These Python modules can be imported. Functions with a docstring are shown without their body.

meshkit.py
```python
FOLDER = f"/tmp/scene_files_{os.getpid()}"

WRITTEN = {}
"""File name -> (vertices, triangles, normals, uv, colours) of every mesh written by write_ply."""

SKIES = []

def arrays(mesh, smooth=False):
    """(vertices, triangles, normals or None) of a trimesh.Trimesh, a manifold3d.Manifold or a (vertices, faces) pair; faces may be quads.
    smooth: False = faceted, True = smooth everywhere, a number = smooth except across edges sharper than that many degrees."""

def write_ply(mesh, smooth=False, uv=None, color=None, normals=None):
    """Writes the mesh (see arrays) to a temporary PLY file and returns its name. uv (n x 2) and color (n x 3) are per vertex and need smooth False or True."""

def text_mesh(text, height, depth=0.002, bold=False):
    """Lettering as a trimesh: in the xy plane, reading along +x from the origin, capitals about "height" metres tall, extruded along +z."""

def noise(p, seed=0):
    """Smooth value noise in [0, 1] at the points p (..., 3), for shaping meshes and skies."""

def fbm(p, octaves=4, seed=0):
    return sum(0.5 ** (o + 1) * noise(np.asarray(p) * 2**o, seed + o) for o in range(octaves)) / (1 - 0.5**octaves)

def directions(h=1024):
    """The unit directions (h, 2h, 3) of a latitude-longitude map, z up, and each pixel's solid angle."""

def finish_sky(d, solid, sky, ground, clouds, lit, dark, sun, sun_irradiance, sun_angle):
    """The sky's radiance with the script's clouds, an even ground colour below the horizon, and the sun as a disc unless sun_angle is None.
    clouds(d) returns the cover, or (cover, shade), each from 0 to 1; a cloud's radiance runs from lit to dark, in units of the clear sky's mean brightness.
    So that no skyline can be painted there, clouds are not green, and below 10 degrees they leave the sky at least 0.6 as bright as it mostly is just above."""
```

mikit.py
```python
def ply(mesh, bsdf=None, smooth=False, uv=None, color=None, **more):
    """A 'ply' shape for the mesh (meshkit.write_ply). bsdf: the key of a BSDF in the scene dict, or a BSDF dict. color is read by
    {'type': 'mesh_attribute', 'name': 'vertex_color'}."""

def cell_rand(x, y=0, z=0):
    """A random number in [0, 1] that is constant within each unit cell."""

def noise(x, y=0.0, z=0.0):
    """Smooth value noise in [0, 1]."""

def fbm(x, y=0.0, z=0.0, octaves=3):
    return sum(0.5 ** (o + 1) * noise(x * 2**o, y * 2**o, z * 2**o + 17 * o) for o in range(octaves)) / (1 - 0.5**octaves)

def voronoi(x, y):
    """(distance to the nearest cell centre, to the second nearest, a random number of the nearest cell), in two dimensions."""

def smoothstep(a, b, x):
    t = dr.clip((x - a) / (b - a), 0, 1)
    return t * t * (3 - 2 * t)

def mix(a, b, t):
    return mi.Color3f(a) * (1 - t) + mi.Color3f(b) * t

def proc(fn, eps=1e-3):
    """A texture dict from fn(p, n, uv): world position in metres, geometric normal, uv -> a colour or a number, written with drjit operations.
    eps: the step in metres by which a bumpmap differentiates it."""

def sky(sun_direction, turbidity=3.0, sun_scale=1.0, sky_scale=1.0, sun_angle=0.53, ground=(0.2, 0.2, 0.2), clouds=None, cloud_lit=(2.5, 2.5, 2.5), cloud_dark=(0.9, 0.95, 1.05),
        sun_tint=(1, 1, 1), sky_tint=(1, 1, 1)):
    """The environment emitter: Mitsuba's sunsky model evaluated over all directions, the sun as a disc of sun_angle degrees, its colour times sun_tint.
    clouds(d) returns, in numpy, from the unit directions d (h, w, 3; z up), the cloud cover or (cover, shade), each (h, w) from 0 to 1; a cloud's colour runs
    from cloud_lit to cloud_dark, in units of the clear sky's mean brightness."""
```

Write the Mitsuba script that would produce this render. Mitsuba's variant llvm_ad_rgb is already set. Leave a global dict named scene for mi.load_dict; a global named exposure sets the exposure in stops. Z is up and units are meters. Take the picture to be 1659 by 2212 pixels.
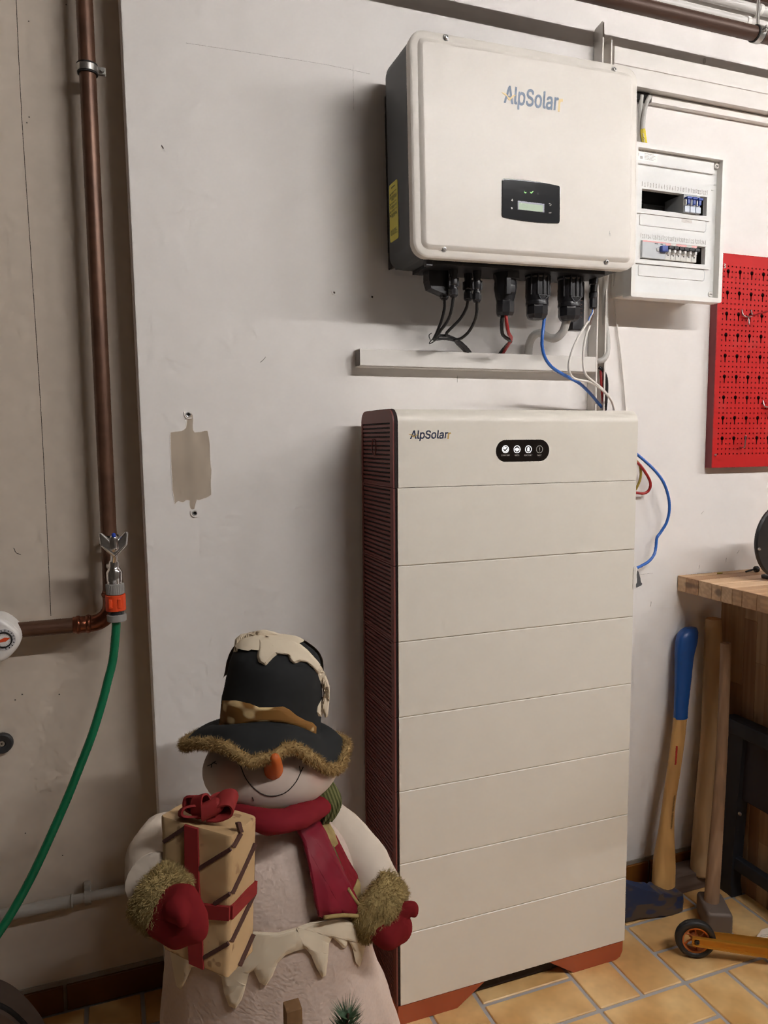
import math, random
import numpy as np, trimesh, mitsuba as mi, drjit as dr
import shapely, shapely.geometry as sg, shapely.affinity as sa
import manifold3d as m3
import mikit, meshkit
from mikit import ply, proc, noise, cell_rand, smoothstep, mix
def fbm(x, y=0.0, z=0.0, octaves=2): return mikit.fbm(x, y, z, octaves)
random.seed(7); RNG = np.random.default_rng(7)
T = mi.ScalarTransform4f
scene, labels = {}, {}

# ------------------------------------------------------------------ camera, light, exposure
CAM = np.array([-0.59563, -1.53546, 1.40254]); YAW, PITCH, ROLL, FPX = 0.356437, -0.098731, -0.007919, 1603.0
FW = np.array([math.sin(YAW)*math.cos(PITCH), math.cos(YAW)*math.cos(PITCH), math.sin(PITCH)])
_r = np.array([math.cos(YAW), -math.sin(YAW), 0.0]); _u = np.cross(_r, FW)
RT = _r*math.cos(ROLL)+_u*math.sin(ROLL); UP = -_r*math.sin(ROLL)+_u*math.cos(ROLL)
scene['camera'] = {'type': 'perspective', 'fov_axis': 'x', 'fov': 2*math.degrees(math.atan(829.5/FPX)), 'near_clip': 0.05, 'far_clip': 50.0,
                   'to_world': T().look_at(origin=CAM.tolist(), target=(CAM+FW).tolist(), up=UP.tolist())}
exposure = 1.12
LAMP_POWER = 150.0          # radiance of the fluorescent tubes
LAMP_Y, LAMP_Z = -2.0, 2.90
ROOM = (-2.2, 6.0, -4.2, 3.05)             # left, right, front, ceiling of the workshop
LAMP_SPANS = [(0.2, 1.7), (2.2, 3.7), (4.2, 5.7)]
LAMP_LEVEL = [1.1, .9, .5]

# ------------------------------------------------------------------ helpers
def lin(c):
    if isinstance(c, str): c = [int(c[i:i+2], 16)/255 for i in (0, 2, 4)]
    return [x/12.92 if x <= .04045 else ((x+.055)/1.055)**2.4 for x in c]

def mat(name, color, rough=.5, metallic=0.0, bump=None, bscale=1.0, spec=.5, **kw):
    b = {'type': 'principled', 'base_color': color if isinstance(color, dict) else {'type': 'rgb', 'value': lin(color)}, 'roughness': rough, 'metallic': metallic, 'specular': spec, **kw}
    if bump is not None: b = {'type': 'bumpmap', 'arbitrary': bump, 'scale': bscale, 'bsdf': b}
    scene['mat_'+name] = {'type': 'twosided', 'bsdf': b}

def at(px, py, y):
    """the point of the plane y = const seen at a pixel of the photograph (used to measure the room from it)"""
    d = FW + RT*(px-829.5)/FPX - UP*(py-1106)/FPX
    return CAM + d*((y-CAM[1])/d[1])

def atx(px, py, x):
    d = FW + RT*(px-829.5)/FPX - UP*(py-1106)/FPX
    return CAM + d*((x-CAM[0])/d[0])

def atz(px, py, z=0.0):
    d = FW + RT*(px-829.5)/FPX - UP*(py-1106)/FPX
    return CAM + d*((z-CAM[2])/d[2])

_used = {}
def key(base):
    n = _used.get(base, -1)+1; _used[base] = n
    return base if n == 0 else f'{base}_{n:03d}'

def thing(name, label, cat, group=None):
    k = key(name); labels[k] = {'label': label, 'category': cat}
    if group: labels[k]['group'] = group
    return k

def cat_(ms):
    ms = [m if isinstance(m, trimesh.Trimesh) else tm(m) for m in ms]
    return trimesh.util.concatenate(ms) if len(ms) > 1 else ms[0]

def tm(m):
    if hasattr(m, 'to_mesh'):
        q = m.to_mesh(); return trimesh.Trimesh(q.vert_properties[:, :3], q.tri_verts, process=False)
    return m

def obj(name, mesh, material, parent=None, smooth=30, label=None, **kw):
    k = key((parent+'__' if parent else '')+name)
    if isinstance(mesh, (list,)): mesh = cat_(mesh)
    scene[k] = ply(tm(mesh), 'mat_'+material, smooth=smooth, **kw)
    if label: labels.setdefault(k, {})['label'] = label
    return k

def struct(name, mesh, material, smooth=30, label=None):
    k = obj(name, mesh, material, None, smooth)
    labels[k] = {'kind': 'structure', 'label': label or name.replace('_', ' ')}
    return k

def loft(rings, cap=True, closed=True):
    R = np.array(rings, float); n, m = R.shape[:2]
    v = R.reshape(-1, 3); f = []
    i = np.arange(m if closed else m-1); j = (i+1) % m
    for k in range(n-1):
        a, b = k*m, (k+1)*m
        f += [np.stack([a+i, a+j, b+j], 1), np.stack([a+i, b+j, b+i], 1)]
    if cap:
        v = np.vstack([v, R[0].mean(0), R[-1].mean(0)]); c0, c1 = n*m, n*m+1; a = (n-1)*m
        f += [np.stack([j, i, i*0+c0], 1), np.stack([a+i, a+j, i*0+c1], 1)]
    t = trimesh.Trimesh(v, np.vstack(f), process=False)
    if t.volume < 0: t.invert()
    return t

def rrect(x0, x1, z0, z1, r, seg=6):
    r = min(r, (x1-x0)/2-1e-5, (z1-z0)/2-1e-5); p = []
    for cx, cz, a0 in ((x1-r, z0+r, -90), (x1-r, z1-r, 0), (x0+r, z1-r, 90), (x0+r, z0+r, 180)):
        for a in np.radians(np.linspace(a0, a0+90, seg+1)): p.append((cx+r*math.cos(a), cz+r*math.sin(a)))
    return np.array(p)

def inset(p, d):
    if abs(d) < 1e-9: return p
    e = np.roll(p, -1, 0)-p; L = np.linalg.norm(e, axis=1, keepdims=True); n = np.stack([-e[:, 1], e[:, 0]], 1)/np.maximum(L, 1e-12)
    m = n+np.roll(n, 1, 0); k = np.sum(m*n, 1, keepdims=True)
    return p + d*m/np.maximum(k, .2)

def plate(p, y, depth, bevel=.002, back=0.0, seg=2, top=None):
    """a wall-parallel plate from outline p (x, z), its back face at y, its front at y - depth with rounded edges"""
    p = np.asarray(p, float); 
    if sg.Polygon(p).exterior.is_ccw is False: p = p[::-1]
    R = []
    if back: R += [(0, back), ]
    R += [(back, 0)] if back else [(0, 0)]
    for a in np.radians(np.linspace(0, 90, seg+1)): R.append((depth-bevel+bevel*math.sin(a), bevel*(1-math.cos(a))))
    R.append((depth, bevel+.0015))
    rings = []
    for h, ins in R:
        q = inset(p, ins); rings.append(np.stack([q[:, 0], np.full(len(q), y-h), q[:, 1]], 1))
    return loft(rings)

def rbox(x0, x1, y0, y1, z0, z1, r=.003, seg=2):
    r = min(r, (x1-x0)/2-1e-5, (y1-y0)/2-1e-5, (z1-z0)/2-1e-5)
    p = rrect(x0, x1, y0, y1, r, seg); rings = []
    A = np.radians(np.linspace(0, 90, seg+1))
    for a in A: rings.append((z0+r*(1-math.sin(a)), r*(1-math.cos(a))))
    rings = rings[::-1]
    for a in A: rings.append((z1-r*(1-math.sin(a)), r*(1-math.cos(a))))
    rings = [(z0+r*(1-math.sin(a)), r*(1-math.cos(a))) for a in A[::-1]]+[(z1-r*(1-math.sin(a)), r*(1-math.cos(a))) for a in A]
    return loft([np.c_[inset(p, i), np.full(len(p), z)] for z, i in rings])

def box(x0, x1, y0, y1, z0, z1): 
    b = trimesh.creation.box((x1-x0, y1-y0, z1-z0)); b.apply_translation(((x0+x1)/2, (y0+y1)/2, (z0+z1)/2)); return b

def spline(pts, n=8, closed=False):
    P = np.array(pts, float); m = len(P); out = []
    if m == 2 and not closed: return np.linspace(P[0], P[1], n+1)
    for i in range(m if closed else m-1):
        p0, p1, p2, p3 = (P[(i-1) % m], P[i], P[(i+1) % m], P[(i+2) % m]) if closed else (P[max(i-1, 0)], P[i], P[i+1], P[min(i+2, m-1)])
        for t in np.arange(n)/n:
            out.append(.5*((2*p1)+(-p0+p2)*t+(2*p0-5*p1+4*p2-p3)*t*t+(-p0+3*p1-3*p2+p3)*t**3))
    if not closed: out.append(P[-1])
    return np.array(out)

def sweep(path, r, seg=12, closed=False, squash=1.0):
    C = np.array(path, float); n = len(C); r = np.broadcast_to(np.asarray(r, float), (n,))
    t = np.gradient(C, axis=0) if not closed else (np.roll(C, -1, 0)-np.roll(C, 1, 0))
    t /= np.linalg.norm(t, axis=1, keepdims=True)+1e-12
    u = np.cross(t[0], [0, 0, 1.0]); 
    if np.linalg.norm(u) < .1: u = np.cross(t[0], [1.0, 0, 0])
    u /= np.linalg.norm(u); rings = []; a = np.linspace(0, 2*np.pi, seg, endpoint=False)
    for k in range(n):
        u = u-t[k]*(u@t[k]); u /= np.linalg.norm(u); w = np.cross(t[k], u)
        rings.append(C[k]+r[k]*(np.cos(a)[:, None]*u+squash*np.sin(a)[:, None]*w))
    if closed: rings.append(rings[0]); return loft(rings, cap=False)
    return loft(rings)

def tube(pts, r, n=8, seg=10, closed=False): return sweep(spline(pts, n, closed), r, seg, closed)

def lathe(prof, c=(0, 0, 0), axis=(0, 0, 1), seg=32):
    """prof: (radius, height) pairs along the axis from c"""
    a = np.linspace(0, 2*np.pi, seg, endpoint=False); ax = np.array(axis, float); ax /= np.linalg.norm(ax)
    u = np.cross(ax, [0, 0, 1.0]) if abs(ax[2]) < .9 else np.cross(ax, [1.0, 0, 0]); u /= np.linalg.norm(u); w = np.cross(ax, u)
    open_ = prof[0][0] > .0015 and prof[-1][0] > .0015           # a ring: close the profile instead of capping it
    prof = list(prof)+([prof[0]] if open_ and tuple(prof[0]) != tuple(prof[-1]) else [])
    return loft([np.array(c)+ax*h+max(r, 1e-5)*(np.cos(a)[:, None]*u+np.sin(a)[:, None]*w) for r, h in prof], cap=not open_)

def cyl(a, b, r, seg=20): return sweep([a, b], r, seg)

def hullof(spheres, seg=16):
    return tm(m3.Manifold.batch_hull([m3.Manifold.sphere(r, seg).translate(tuple(map(float, c))) for c, r in spheres]))

def extr(poly, y, depth):
    """a shapely polygon in (x, z), holes kept, from y to y - depth"""
    m = trimesh.creation.extrude_polygon(poly, depth, engine='earcut')
    v = m.vertices; return trimesh.Trimesh(np.stack([v[:, 0], y-v[:, 2], v[:, 1]], 1), m.faces, process=False)

def text(s, height, x, y, z, depth=.0006, bold=False, shear=0.0, width=None):
    m = meshkit.text_mesh(s, height, depth, bold); v = np.array(m.vertices)
    if shear: v[:, 0] += shear*v[:, 1]
    v[:, 0] -= v[:, 0].min()
    if width: v[:, 0] *= width/v[:, 0].max()
    return trimesh.Trimesh(np.stack([x+v[:, 0], y-v[:, 2], z+v[:, 1]], 1), m.faces, process=False)

def jitter(m, amp, freq, seed=0, octaves=3):
    m = tm(m); n = m.vertex_normals; d = (meshkit.fbm(m.vertices*freq, octaves, seed)-.5)*2*amp
    return trimesh.Trimesh(m.vertices+n*d[:, None], m.faces, process=False)

def rotated(ms, deg, axis, point):
    M = trimesh.transformations.rotation_matrix(math.radians(deg), axis, point)
    for m in ms: m.apply_transform(M)
    return ms

# ------------------------------------------------------------------ materials
def f_wall(p, n, uv):
    big = fbm(p.x*1.7, p.y*1.7, p.z*1.7); fine = fbm(p.x*18, p.y*18, p.z*18)
    c = mix((.775, .738, .708), (.83, .797, .77), big)
    return c*(.985+.03*fine)
def f_wallbump(p, n, uv):
    return .0013*noise(p.x*150, p.y*150, p.z*105)+.0016*noise(p.x*62, p.y*62, p.z*40)
def f_recess(p, n, uv):
    big = fbm(p.x*2.2, p.y*2, p.z*1.3); fine = fbm(p.x*40, p.y*40, p.z*40)
    return mix((.56, .475, .395), (.65, .565, .48), big)*(.96+.08*fine)
mat('wall', proc(f_wall), .75, bump=proc(f_wallbump), spec=.25)
mat('recess', proc(f_recess), .8, bump=proc(f_wallbump), spec=.2)
mat('ceiling', '7c756e', .85, spec=.2)
mat('dim_wall', '4a443e', .85, spec=.2)
mat('hole', '0c0b0a', .9)
mat('plaster_edge', 'e6e0da', .7)
def f_tile(p, n, uv):
    a = fbm(p.x*9, p.y*9, 1.0); b = fbm(p.x*60, p.y*60, 2.0)
    c = mix((.54, .30, .105), (.75, .505, .235), smoothstep(.25, .75, a))
    c = mix(c, mi.Color3f(.44, .20, .055), smoothstep(.58, .85, fbm(p.x*5+7, p.y*5, 4.0))*.5)
    return c*(.93+.14*b)
mat('tile', proc(f_tile), .33, bump=proc(lambda p, n, uv: .0007*fbm(p.x*50, p.y*50, p.z*50)), spec=.45)
mat('tile_brown', '7a4a1c', .35)
mat('tile_dark', '5c3312', .4)
mat('grout', (0.634, 0.618, 0.61), .9, spec=.2)
mat('skirt_grout', '8d8478', .9)

# ------------------------------------------------------------------ lamps of the room
def fluorescent(x0, x1, which, level):
    k = thing('fluorescent_lamp', 'long ceiling batten lamp with a bare white tube, '+which, 'lamp', 'row of tube lamps under the ceiling')
    y, z = LAMP_Y, LAMP_Z
    obj('housing', rbox(x0, x1, y-.035, y+.035, z+.04, ROOM[3]-.005, .004), 'white_plastic', k)
    kt = obj('tube', cyl((x0+.04, y, z), (x1-.04, y, z), .014, 16), 'white_plastic', k, True)
    scene[kt]['emitter'] = {'type': 'area', 'radiance': {'type': 'rgb', 'value': [LAMP_POWER*level*c for c in (1.0, .972, .945)]}}
    for xx in (x0+.02, x1-.02): obj('tube_holder', rbox(xx-.012, xx+.012, y-.02, y+.02, z-.02, z+.05, .004), 'white_plastic', k)
mat('white_plastic', 'ece9e4', .35)
for (a, b), l, w in zip(LAMP_SPANS, LAMP_LEVEL, ('nearest the pier end', 'middle one of three', 'above the far end of the workbench')): fluorescent(a, b, w, l)

# ------------------------------------------------------------------ the room
WY, RY = .25, .35                       # white wall, recessed wall

wp = np.array([(-.5105, -.02), (ROOM[1], -.02), (ROOM[1], ROOM[3]), (-.5325, ROOM[3])])
struct('wall_back', plate(wp, .60, .35, .004, seg=3), 'wall', label='white plastered wall behind the inverter')
struct('wall_recess', box(ROOM[0], -.40, RY, .60, -.02, ROOM[3]), 'recess', label='recessed grey beige wall behind the copper pipe')
struct('wall_left', box(ROOM[0]-.1, ROOM[0], ROOM[2], .6, -.02, ROOM[3]), 'dim_wall')
struct('wall_right', box(ROOM[1], ROOM[1]+.1, ROOM[2], .6, -.02, ROOM[3]), 'ceiling')
struct('wall_front', box(ROOM[0], ROOM[1], ROOM[2]-.1, ROOM[2], -.02, ROOM[3]), 'dim_wall')
struct('ceiling', box(ROOM[0]-.1, ROOM[1]+.1, ROOM[2]-.1, .6, ROOM[3], ROOM[3]+.1), 'ceiling')
fl = struct('floor', box(ROOM[0], ROOM[1], ROOM[2], .6, -.1, -.004), 'grout', label='floor of yellow brown clay tiles in basket weave with grey grout')
# tiles in basket weave
TX, TY = .1315, .1175
def tile(x0, x1, y0, y1):
    g = .0052; a = RNG.normal(0, .0004)
    m = rbox(x0+g, x1-g, y0+g, y1-g, -.012, 0, .0022, 1); m.apply_translation((0, 0, a*.5-.0002)); return m
for bi in range(-7, 7):
    for bj in range(-7, 3):
        x0, y0 = .2215+bi*2*TX, -.129+bj*2*TY
        hor = (bi+bj) % 2 == 0
        for h in range(2):
            q = (x0, x0+2*TX, y0+h*TY, y0+(h+1)*TY) if hor else (x0+h*TX, x0+(h+1)*TX, y0, y0+2*TY)
            if q[2] > .30 or q[0] > 1.75 or q[3] < -1.2 or q[0] < -1.5: continue
            obj('tile', tile(*q), 'tile', fl, 30)
# skirting tiles
def skirting(name, x0, x1, y, z1, pitch, off, material, label):
    k = struct(name, box(x0, x1, y-.004, y+.001, 0, z1+.011), 'skirt_grout', label=label)
    x = x0+off
    while x < x1:
        a, b = max(x, x0), min(x+pitch-.008, x1)
        if b-a > .01: obj('tile', rbox(a, b, y-.011, y-.003, 0, z1, .0015, 1), material, k)
        x += pitch
skirting('baseboard_back', -.505, 3.2, WY, .081, .245, -.02, 'tile_brown', 'brown tile baseboard along the white wall')
skirting('baseboard_recess', ROOM[0], -.505, RY, .066, .245, -.013, 'tile_dark', 'dark brown tile baseboard along the recessed wall')

# ------------------------------------------------------------------ battery stack
mat('shell_white', 'dcd6cb', .42, spec=.4)
mat('red_side', '6a352f', .55)
mat('red_foot', '9c4a2c', .5)
mat('slot_dark', '1c0f0e', .8)
mat('gloss_black', '15110f', .12)
mat('navy', '1b2440', .4)
mat('slate_blue', '53667f', .4)
mat('gold', 'c0a058', .4)
mat('pale_gold', 'dcc590', .45)
scene['mat_led'] = {'type': 'twosided', 'bsdf': {'type': 'principled', 'base_color': {'type': 'rgb', 'value': [.8, .8, .8]}, 'roughness': .5}}
ZS = [1.44852, 1.29223, 1.11589, .94055, .76313, .58479, .40713, .23065, .0495]
W, DB = .66, .22
BAT = thing('battery_stack', 'tall off-white battery tower of stacked modules with dark red sides beside the snowman', 'battery')
def yz_profile(z0, z1, y0, y1, r, x0, x1, rb=0.0):
    p = rrect(y0, y1, z0, z1, .001, 1) if not r else None
    if r:
        p = []
        for cy, a0 in ((y1-r, 0), (y0+r, 90)):
            for a in np.radians(np.linspace(a0, a0+90, 9)): p.append((cy+r*math.cos(a), z1-r+r*math.sin(a)))
        p += [(y0, z0), (y1, z0)]; p = np.array(p)
    return loft([np.c_[np.full(len(p), x), p[:, 0], p[:, 1]] for x in (x0, x1)])
for i in range(8):
    zt, zb = ZS[i]-.0006, ZS[i+1]+.0006
    if i == 0:
        zt = 1.468
        m = yz_profile(zb, zt, 0, DB, .032, .0105, W-.001)
    else:
        c = .0016
        p = np.array([(0+c, zb), (0, zb+c), (0, zt-c), (c, zt), (DB, zt), (DB, zb)])
        m = loft([np.c_[np.full(6, x), p[:, 0], p[:, 1]] for x in (.009, W-.002)])
    obj('module_cover', m, 'shell_white', BAT, 20)
    # red side plates with louvres (one set of slats per module)
    for s, xo, xi in ((-1, 0.0, .0105), (1, W-.0025, W-.0005)):
        r = .032 if i == 0 else 0
        if i == 0:
            m = yz_profile(zb, zt+.001 if s < 0 else zt-.001, .002, DB, r, xo+.003 if s < 0 else xo, xi)
        else: m = box(xo+.003 if s < 0 else xo, xi, .004, DB-.001, zb, zt)
        sp = obj('side_panel', m, 'slot_dark', BAT, 20)
        if s > 0: continue
        ztt = zt-.026 if i == 0 else zt
        rim = sg.box(.003, zb, DB, ztt if i else zt).difference(sg.box(.022, zb+.004, DB-.010, ztt-.004))
        if i == 0:
            rr = sg.Polygon([(a, b) for a, b in zip(*sg.box(.003, zb, DB, zt).buffer(-.03).buffer(.03).exterior.xy)]).union(sg.box(.003, zb, DB, zt-.05)).difference(sg.box(.022, zb+.004, DB-.010, ztt-.004))
            rim = rr
        e = trimesh.creation.extrude_polygon(rim, .004, engine='earcut'); v = e.vertices
        e = trimesh.Trimesh(np.stack([.004-v[:, 2]-.0005, v[:, 0], v[:, 1]], 1), e.faces[:, ::-1], process=False)
        obj('rim', e, 'red_side', sp, False)
        n = max(2, round((ztt-zb-.008)/.0103)); pz = (ztt-zb-.008)/n; sl = []
        for k in range(n):
            z0 = zb+.004+k*pz
            q = np.array([(.0005, z0+.0002), (.0005, z0+pz*.56), (.0050, z0+pz*.72), (.0050, z0+pz*.1)])
            sl.append(loft([np.c_[q[:, 0], np.full(4, y), q[:, 1]] for y in (.021, DB-.009)]))
        kk = obj('slats', sl, 'red_side', sp, False); 
# base: two red feet, dark plinth
for xa, xb, sgn in ((0.003, .235, 1), (.425, W-.006, -1)):
    z1 = ZS[8]-.0008
    p = [(xa, z1), (xa, .012), (xa+.004, .004), (xa+.014, 0), (xb-.075, 0), (xb, z1)] if sgn > 0 else [(xa, z1), (xa+.075, 0), (xb-.022, 0), (xb-.008, .006), (xb, .022), (xb, z1)]
    for yb in (.045, DB-.003): obj('foot', extr(sg.Polygon(p), yb, .043), 'red_foot', BAT, 20)
obj('plinth', box(.012, W-.012, .03, DB-.012, .006, ZS[8]), 'slot_dark', BAT)
# round emblem on the side panel and the front lettering
ce = atx(808, 965, .0)
obj('emblem', tube([(-.0005, ce[1]+.013*math.cos(a), ce[2]+.02*math.sin(a)) for a in np.linspace(0, 2*np.pi, 17)[:-1]], .0012, 2, 6, True), 'red_side', BAT)
def logo(parent, x, y, z, h, width, dark, gold, k='logo', rot=0, piv=None):
    ms = text('AlpSolar', h, x, y, z, .0005, True, .13, width*.90)
    t = text('r', h, x+width*.885, y, z-h*.05, .0004, True, .13, width*.085)
    c = [(x-width*.03, 0, z+h*.55), (x+width*.04, 0, z+h*.42), (x+width*.09, 0, z+h*.2), (x+width*.15, 0, z+h*.42), (x+width*.19, 0, z+h*.5)]
    c = spline(c, 6); w = h*.11*np.sin(np.linspace(.15, np.pi-.15, len(c)))
    s = extr(sg.Polygon([(a[0], a[2]+b) for a, b in zip(c, w)]+[(a[0], a[2]-b*.4) for a, b in zip(c[::-1], w[::-1])]).buffer(0), y, .0009)
    L = [ms, t, s]
    if rot: rotated(L, rot, (0, 1, 0), piv)
    kk = obj(k, L[0], dark, parent, False, 'dark blue lettering with a gold swoosh')
    obj('second_letter', L[1], gold, kk, False); obj('swoosh', L[2], gold, kk, False)
a, b = at(882, 947, 0), at(975, 947, 0)
logo(BAT, a[0]+.004, 0.0, at(925, 947, 0)[2], .0175, b[0]-a[0]-.002, 'navy', 'gold')
c = at(1129.5, 973.5, 0); hw = (at(1187, 972, 0)[0]-at(1072, 974, 0)[0])/2; hh = (at(1130, 950, 0)[2]-at(1130, 997, 0)[2])/2
DP = obj('display', plate(rrect(c[0]-hw, c[0]+hw, c[2]-hh, c[2]+hh, hh, 12), 0.0005, .0012, .0005), 'gloss_black', BAT, 30, 'glossy black pill shaped display')
def ring2(cx, cz, ro, ri): return sg.Point(cx, cz).buffer(ro, 24).difference(sg.Point(cx, cz).buffer(ri, 24))
for j, (px, word) in enumerate(((1091.5, 'SYSTEM'), (1116.5, 'WIFI'), (1141, 'BATTERY'), (1165, 'FAULT'))):
    q = at(px, 971.5, 0); x, z, y = q[0], q[2]+.001, -.0006; R = .0092
    if j == 0: g = sg.Point(x, z).buffer(R, 24).difference(sg.Point(x, z).buffer(R*.78, 24)).union(sg.Point(x, z).buffer(R*.66, 24).difference(sg.LineString([(x-.0042, z), (x-.001, z-.0035), (x+.0045, z+.0035)]).buffer(.0013)))
    elif j == 1: g = ring2(x, z, R, R*.8).union(sg.Polygon([(x, z-.006)]+[(x+.0072*math.cos(t), z-.0035+.0075*math.sin(t)) for t in np.radians(np.linspace(25, 155, 12))]))
    elif j == 2: g = ring2(x, z, R, R*.8).union(sg.box(x-.0033, z-.005, x+.0033, z+.004)).union(sg.box(x-.0016, z+.004, x+.0016, z+.0058))
    else: g = ring2(x, z, R, R*.86).union(sg.box(x-.0008, z-.002, x+.0008, z+.0052)).union(sg.box(x-.0008, z-.005, x+.0008, z-.0033))
    e = trimesh.util.concatenate([extr(h, y, .0005) for h in getattr(g, 'geoms', [g])])
    ki = obj('icon', e, 'led' if j < 3 else 'grey_print', DP, False)
    if j < 3: scene[ki]['emitter'] = {'type': 'area', 'radiance': {'type': 'rgb', 'value': [.33, .34, .35]}}
    wd = .0215 if j in (0, 2) else .0125
    obj('word', text(word, .0036, x-wd/2, y, z-.0158, .0004, False, 0, wd), 'grey_print', DP, False)
mat('grey_print', 'a8a6a2', .5)

# ------------------------------------------------------------------ inverter
mat('dark_case', '35383a', .5)
mat('black_plastic', '16161a', .42)
mat('black_satin', '1d1d20', .3)
mat('steel', 'c4c4c4', .25, 1.0)
mat('inv_white', 'd9d3cb', .38, spec=.4)
mat('lcd', '9fb39a', .3)
mat('lcd_edge', '8f92a0', .3)
mat('yellow_label', 'c9bd4e', .5)
mat('label_print', '5f5a2c', .6)
mat('green_led', '7fd06a', .4)
INV = thing('inverter', 'white wall mounted solar inverter with dark grey case and small black display', 'inverter')
IROT, IPIV = -1.0, (.355, .02, 2.045)
def iobj(name, mesh, m, parent=INV, smooth=30, label=None):
    ms = mesh if isinstance(mesh, list) else [mesh]
    ms = [trimesh.Trimesh(np.array(tm(q).vertices), np.array(tm(q).faces), process=False) for q in ms]
    rotated(ms, IROT, (0, 1, 0), IPIV)
    return obj(name, ms, m, parent, smooth, label)
_e = lambda px, py: at(px, py, .0295)
ix0, ix1 = (_e(890, 300)[0]+_e(888, 450)[0])/2, (_e(1380, 300)[0]+_e(1369, 500)[0])/2+.001
iz1, iz0 = (_e(905, 61)[2]+_e(1330, 138)[2])/2, (_e(930, 560)[2]+_e(1320, 579)[2])/2; print('INV', ix0, ix1, iz0, iz1, _e(1380, 300)[0], _e(1369, 500)[0])
co = rrect(ix0, ix1, iz0, iz1, .036, 12)
# front cover: flange, long bevel up to the raised field
def rings_plate(outline, prof):
    return loft([np.stack([q[:, 0], np.full(len(q), y), q[:, 1]], 1) for y, ins in prof for q in [inset(outline, ins)]])
fc = rings_plate(co, [(.052, .001), (.036, 0), (.032, .0006), (.0295, .003), (.0285, .006), (.0278, .012), (.0272, .0175), (.0235, .0215), (.0212, .0255), (.0205, .0275), (.0205, .0295)])
COV = iobj('front_cover', fc, 'inv_white', INV, 35)
iobj('case', rings_plate(inset(co, .003), [(.198, .012), (.195, .004), (.18, .0), (.056, 0), (.053, .003)]), 'dark_case', INV, 30, 'dark grey metal case')
iobj('gasket', rings_plate(inset(co, .005), [(.056, 0), (.051, 0)]), 'black_plastic', INV)
fins = [box(ix0+.028+k*.0145, ix0+.028+k*.0145+.005, .196, .249, iz0+.02, iz1-.045) for k in range(38)]
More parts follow.
